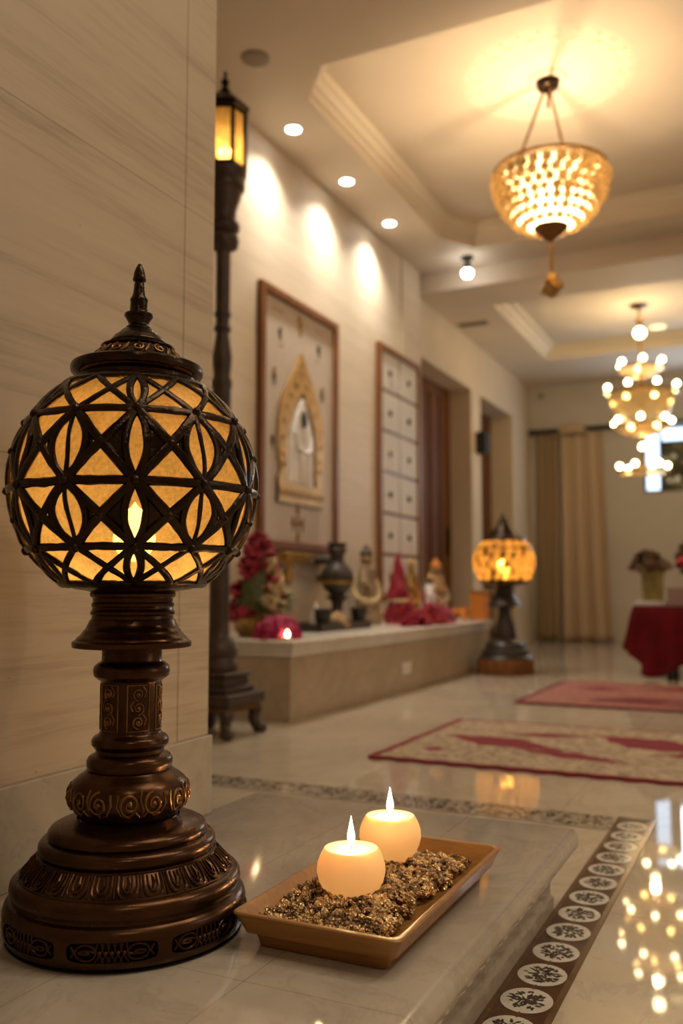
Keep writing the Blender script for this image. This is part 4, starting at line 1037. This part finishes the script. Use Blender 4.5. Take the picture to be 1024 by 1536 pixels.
# ------------------------------------------------------------------ rugs
M['rug_a'] = rug_mat('beige_and_red_rug', (.90, .56), (.46, .36, .23), (.20, .13, .075), (.19, .008, .015), [(-.52, -.03, .30, .13, -.35), (-.20, -.22, .26, .07, -.30), (-.38, .23, .22, .06, .2), (.06, .18, .32, .15, -.55), (.35, .02, .3, .12, .4), (-.72, -.3, .05, .05, 0)], .036)
M['rug_b'] = rug_mat('dusty_red_rug', (.95, .67), (.34, .15, .11), (.22, .06, .05), (.14, .010, .016), [(-.30, -.32, .36, .16, .3), (.05, -.48, .4, .10, 0), (-.62, .25, .16, .12, 0), (0, .38, .4, .15, 0)], .04)
for nm, half, c, mt, lb in (('rug', (.90, .56), (-.55, 3.80), 'rug_a', 'beige rug with dark red motifs and red border, nearer to the camera'), ('rug', (.95, .67), (-.44, 5.82), 'rug_b', 'dusty red rug farther back, toward the draped table')):
    m_ = MB(); N = 80
    def fn(u, v, half=half):
        x = (2 * u - 1) * half[0]; y = (2 * v - 1) * half[1]
        e = .008 * mnoise.noise((x * 9, y * 9, 0)); return (x + e * (abs(2 * u - 1) > .97), y + .010 * sin(x * 60) * (abs(2 * v - 1) > .98), .012 + .002 * mnoise.noise((x * 5, y * 5, 3)))
    m_.grid(fn, N, N); lo = len(m_.v); per = [i for i in range(N + 1)] + [(j + 1) * (N + 1) - 1 for j in range(1, N + 1)] + [N * (N + 1) + i for i in range(N - 1, -1, -1)] + [j * (N + 1) for j in range(N - 1, 0, -1)]
    bot = [(m_.v[i][0], m_.v[i][1], .0005) for i in per]; base_i = len(m_.v); m_.v += bot; P_ = len(per)
    for k in range(P_): j = (k + 1) % P_; m_.f.append((per[k], base_i + k, base_i + j, per[j])); m_.m.append(0); m_.sm.append(False)
    o = m_.build(nm, M[mt], None, loc=(c[0], c[1], 0)); tag(o, lb, 'rug', 'rugs on the marble floor')

# ------------------------------------------------------------------ draped table at the right
tb = thing('side_table', 'round table hidden under the dark red cloth at the right', 'table', (-.52, 7.45, 0))
MB().lathe([(.49, .49), (.50, .50), (.515, .50), (.518, .495)], 48).build('table_top', M['soot_wood'], tb)
for k in range(4): a_ = PI / 4 + k * PI / 2; MB().lathe([(0, .02), (.25, .028), (.49, .03)], 12, c=(.32 * cos(a_), .32 * sin(a_), 0)).build('leg', M['soot_wood'], tb)
hem = [(0, .14), (60, .12), (120, .14), (165, .22), (185, .205), (195, .165), (204, .20), (214, .15), (226, .05), (236, .012), (248, .035), (262, .13), (285, .16), (310, .05), (325, .02), (340, .10), (360, .14)]
def hemz(d):
    d %= 360
    for (a, z0), (b_, z1) in zip(hem, hem[1:]):
        if a <= d <= b_: return z0 + (z1 - z0) * (d - a) / (b_ - a)
m_ = MB(); TT = .523
m_.grid(lambda u, v: (.505 * v * cos(2 * PI * u), .505 * v * sin(2 * PI * u), TT), 120, 8)
def side(u, v):
    a_ = 2 * PI * u; d = math.degrees(a_); h0 = hemz(d); z = TT - (TT - h0) * v
    fl = sin(a_ * 16 + .6 * sin(a_ * 3)); long_ = 1 - h0 / .25
    r = .505 + .012 * min(1, v * 6) + v * (.034 + .034 * fl) + max(0, long_) * .05 * v * v
    if v < .12: z += .0
    return (r * cos(a_), r * sin(a_), z)
m_.grid(side, 200, 20)
o = m_.build('tablecloth', M['maroon'], None, loc=(-.52, 7.45, .002), recalc=False)
bm = bmesh.new(); bm.from_mesh(o.data); bmesh.ops.remove_doubles(bm, verts=bm.verts, dist=1e-4); bmesh.ops.recalc_face_normals(bm, faces=bm.faces); bm.to_mesh(o.data); bm.free()
md = o.modifiers.new('thick', 'SOLIDIFY'); md.thickness = .004; md.offset = -1
tag(o, 'dark red velvet cloth hanging in folds over the round side table', 'tablecloth')
ZT = .5275
o = thing('white_tray', 'small white tray under the green gold planter on the red cloth', 'tray', (-.885, 7.42, ZT)); MB().box((0, 0, .012), (.24, .20, .022)).build('tray_plate', M['paper'], o, bevel=.006); 
f = MB()
for sx, sy, dx, dy in ((0, 1, .24, .012), (0, -1, .24, .012), (1, 0, .012, .20), (-1, 0, .012, .20)): f.box((sx * .114, sy * .094, .028), (dx, dy, .018))
f.build('tray_rim', M['paper'], o, bevel=.003)
o = thing('flower_planter', 'green gold planter full of dried brown flowers on the white tray', 'planter', (-.875, 7.42, ZT + .0235))
MB().lathe([(0, .085), (.01, .09), (.10, .096), (.20, .102), (.245, .106), (.25, .098)], 4, a0=PI / 4 + .3, smooth=False).build('planter_pot', M['green_gold'], o, bevel=.012)
for k in range(34):
    a_ = random.uniform(0, 2 * PI); r = random.random() ** .5 * .13; blossom(o, (r * cos(a_) - .02, r * sin(a_), .25 + .07 * random.random() + (.05 if r < .08 else 0)), 'dry_brown', 'dried_flower', random.uniform(1., 1.7))
o = thing('gift_box', 'mauve card box right of the planter on the red cloth', 'box', (-.655, 7.32, ZT)); MB().box((0, 0, .06), (.19, .15, .12)).build('box_body', M['mauve'], o, bevel=.004); MB().box((0, 0, .128), (.197, .157, .025)).build('box_lid', M['mauve'], o, bevel=.004)
o = thing('bouquet', 'bushy dried brown bouquet with one pink red bloom, behind the mauve box', 'flowers', (-.55, 7.63, ZT))
MB().lathe([(0, .07), (.02, .08), (.12, .10), (.20, .07), (.24, .075)], 24).build('bouquet_pot', M['umber'], o)
for k in range(60):
    a_ = random.uniform(0, 2 * PI); e_ = random.uniform(-.3, 1.5); blossom(o, (.15 * cos(e_) * cos(a_), .15 * cos(e_) * sin(a_), .33 + .17 * sin(e_)), 'dry_brown', 'dried_flower', random.uniform(1., 1.8))
blossom(o, (-.10, -.14, .345), 'pinkred', 'pink_flower', 1.6); blossom(o, (-.06, -.17, .335), 'pinkred', 'pink_flower', 1.4)

# ------------------------------------------------------------------ curtains and rod
rd = thing('curtain_rod', 'long black curtain rod on the far wall above the curtains', 'curtain rod', (0, YF - .10, 2.705))
MB().tube([(-2.80, 0, 0), (1.2, 0, 0)], .030, 12).build('rod', M['black'], rd)
MB().ball((-2.82, 0, 0), .042, 12, 8).build('end_ball', M['black'], rd)
for x in (-2.70, -.9, .6): MB().box2((x - .012, 0, -.015), (x + .012, .10, .015)).build('bracket', M['black'], rd)
def curtain(x0, x1, t0, t1, label, mat, n, seed, dy=0.):
    m_ = MB()
    def fn(u, v):
        k = v ** .6; xa = t0 + (x0 - t0) * (1 - k) if False else x0 + (t0 - x0) * k; xb = x1 + (t1 - x1) * k
        x = xa + (xb - xa) * u
        return (x, (.030 if n < 3.2 else .042) * sin(u * n * 2 * PI + seed + .7 * sin(3 * u + seed)) * (1 - .25 * v) + .012 * sin(u * n * 5.3 * PI + v * 2), 0.012 + 2.655 * v)
    m_.grid(fn, 160, 26)
    o = m_.build('curtain', M[mat], None, loc=(0, YF - .10 + dy, 0), recalc=False); md = o.modifiers.new('thick', 'SOLIDIFY'); md.thickness = .004
    return tag(o, label, 'curtain', 'curtains on the far wall')
curtain(-2.80, -2.51, -2.76, -2.50, 'narrow brownish sheer curtain in the room corner left of the wide curtain', 'sheer', 3, .4)
oc = curtain(-2.49, -1.84, -2.46, -1.92, 'wide beige floor length curtain hanging right of the sheer one', 'curtain', 3.5, 1.7)
crumple('curtain_valance', (.42, .16, .12), 'curtain', 'gathered beige fabric bunch over the rod above the wide curtain', 'valance', (-2.30, YF - .10, 2.66), 0, 2., .3)

# ------------------------------------------------------------------ lights
light('lamp_bulb_light', 'POINT', (LX, LY, LZ + .585), 3.1, (1, .70, .36), .03)
light('candle_light_near', 'POINT', (-.601, 1.281, .180 + .088), .85, (1, .62, .28), .008)
light('candle_light_far', 'POINT', (-.613, 1.464, .186 + .088), .85, (1, .62, .28), .008)
light('candle_glow_near', 'POINT', (-.601, 1.281, .180 + .050), .038, (1, .72, .38), .01)  # this pair is added inside the wax to make the candle bodies glow
light('candle_glow_far', 'POINT', (-.613, 1.464, .186 + .050), .038, (1, .72, .38), .01)
light('post_light', 'POINT', (-2.31, 3.50, 2.74), 9, (1, .66, .3), .03)
light('pedestal_light', 'POINT', (-1.93, 6.95, .84), 21, (1, .68, .32), .04)
light('pendant_light', 'POINT', (-1.11, 5.12, 2.94), 31, (1, .74, .45), .06)
light('chandelier_light_top', 'POINT', (-1.13, 9.15, 2.98), 14, (1, .70, .36), .03)
light('chandelier_light_low', 'POINT', (-1.13, 9.15, 2.14), 14, (1, .70, .36), .03)
for x, y in DL: light('downlight_beam', 'SPOT', (x, y, Z1 - .015), 50, (1, .91, .78), .05, (0, 0, 0), spot_size=rad(125), spot_blend=1.0)
light('spotlight_beam', 'SPOT', (-2.29, 7.24, Z1 - .2), 12, (1, .95, .85), .04, (0, rad(-20), 0), spot_size=rad(90), spot_blend=.8)
# warm spots added outside the frame as fill for the room
for x, y, e in ((-.3, .9, 8), (1.6, 2.5, 60), (1.6, 6., 60), (.9, -1.0, 30)):
    light('room_fill_spot', 'SPOT', (x, y, Z1 - .02), e, (1, .80, .56), .06, (0, 0, 0), spot_size=rad(130), spot_blend=.9)
light('ceiling_fill_light', 'AREA', (.5, 1.6, Z1 - .03), 16, (1, .82, .60), 1.4, (0, 0, 0))  # unseen area light added under the ceiling to lift the foreground wall
light('side_cool_fill', 'AREA', (2.5, 2.6, 1.7), 4.0, (.80, .90, 1), 1.3, (0, rad(90), 0), shape='RECTANGLE', size_y=1.0)  # cool light added at the right for sheen; that wall has no window
light('window_daylight', 'AREA', (-.62, YF - .02, 2.28), 14, (.70, .84, 1), 1.0, (rad(-90), 0, 0), shape='RECTANGLE', size_y=.7)

# ------------------------------------------------------------------ world, camera, view
wd = bpy.data.worlds.new('room_dark'); SC.world = wd; wd.use_nodes = True
wd.node_tree.nodes['Background'].inputs[0].default_value = (1, .8, .6, 1); wd.node_tree.nodes['Background'].inputs[1].default_value = .02
cam = bpy.data.cameras.new('camera'); co = bpy.data.objects.new('camera', cam); COL.objects.link(co)
cam.sensor_fit = 'VERTICAL'; cam.sensor_height = 36; cam.lens = 1350 / 1536 * 36
co.location = (0, 0, .65); co.rotation_euler = (rad(90 + 4.953), 0, rad(25.729))
cam.dof.use_dof = True; cam.dof.focus_distance = 1.33; cam.dof.aperture_fstop = 2.8
cam.clip_start = .02; cam.clip_end = 60
SC.camera = co
SC.view_settings.view_transform = 'Standard'; SC.view_settings.look = 'None'; SC.view_settings.gamma = 1; SC.view_settings.exposure = 0.9
SC.view_settings.use_curve_mapping = False
SC.cycles.use_denoising = True
SC.cycles.sample_clamp_indirect = 6.0; SC.cycles.sample_clamp_direct = 0
SC.cycles.max_bounces = 10; SC.cycles.transparent_max_bounces = 12; SC.cycles.transmission_bounces = 8; SC.cycles.caustics_reflective = False; SC.cycles.caustics_refractive = False
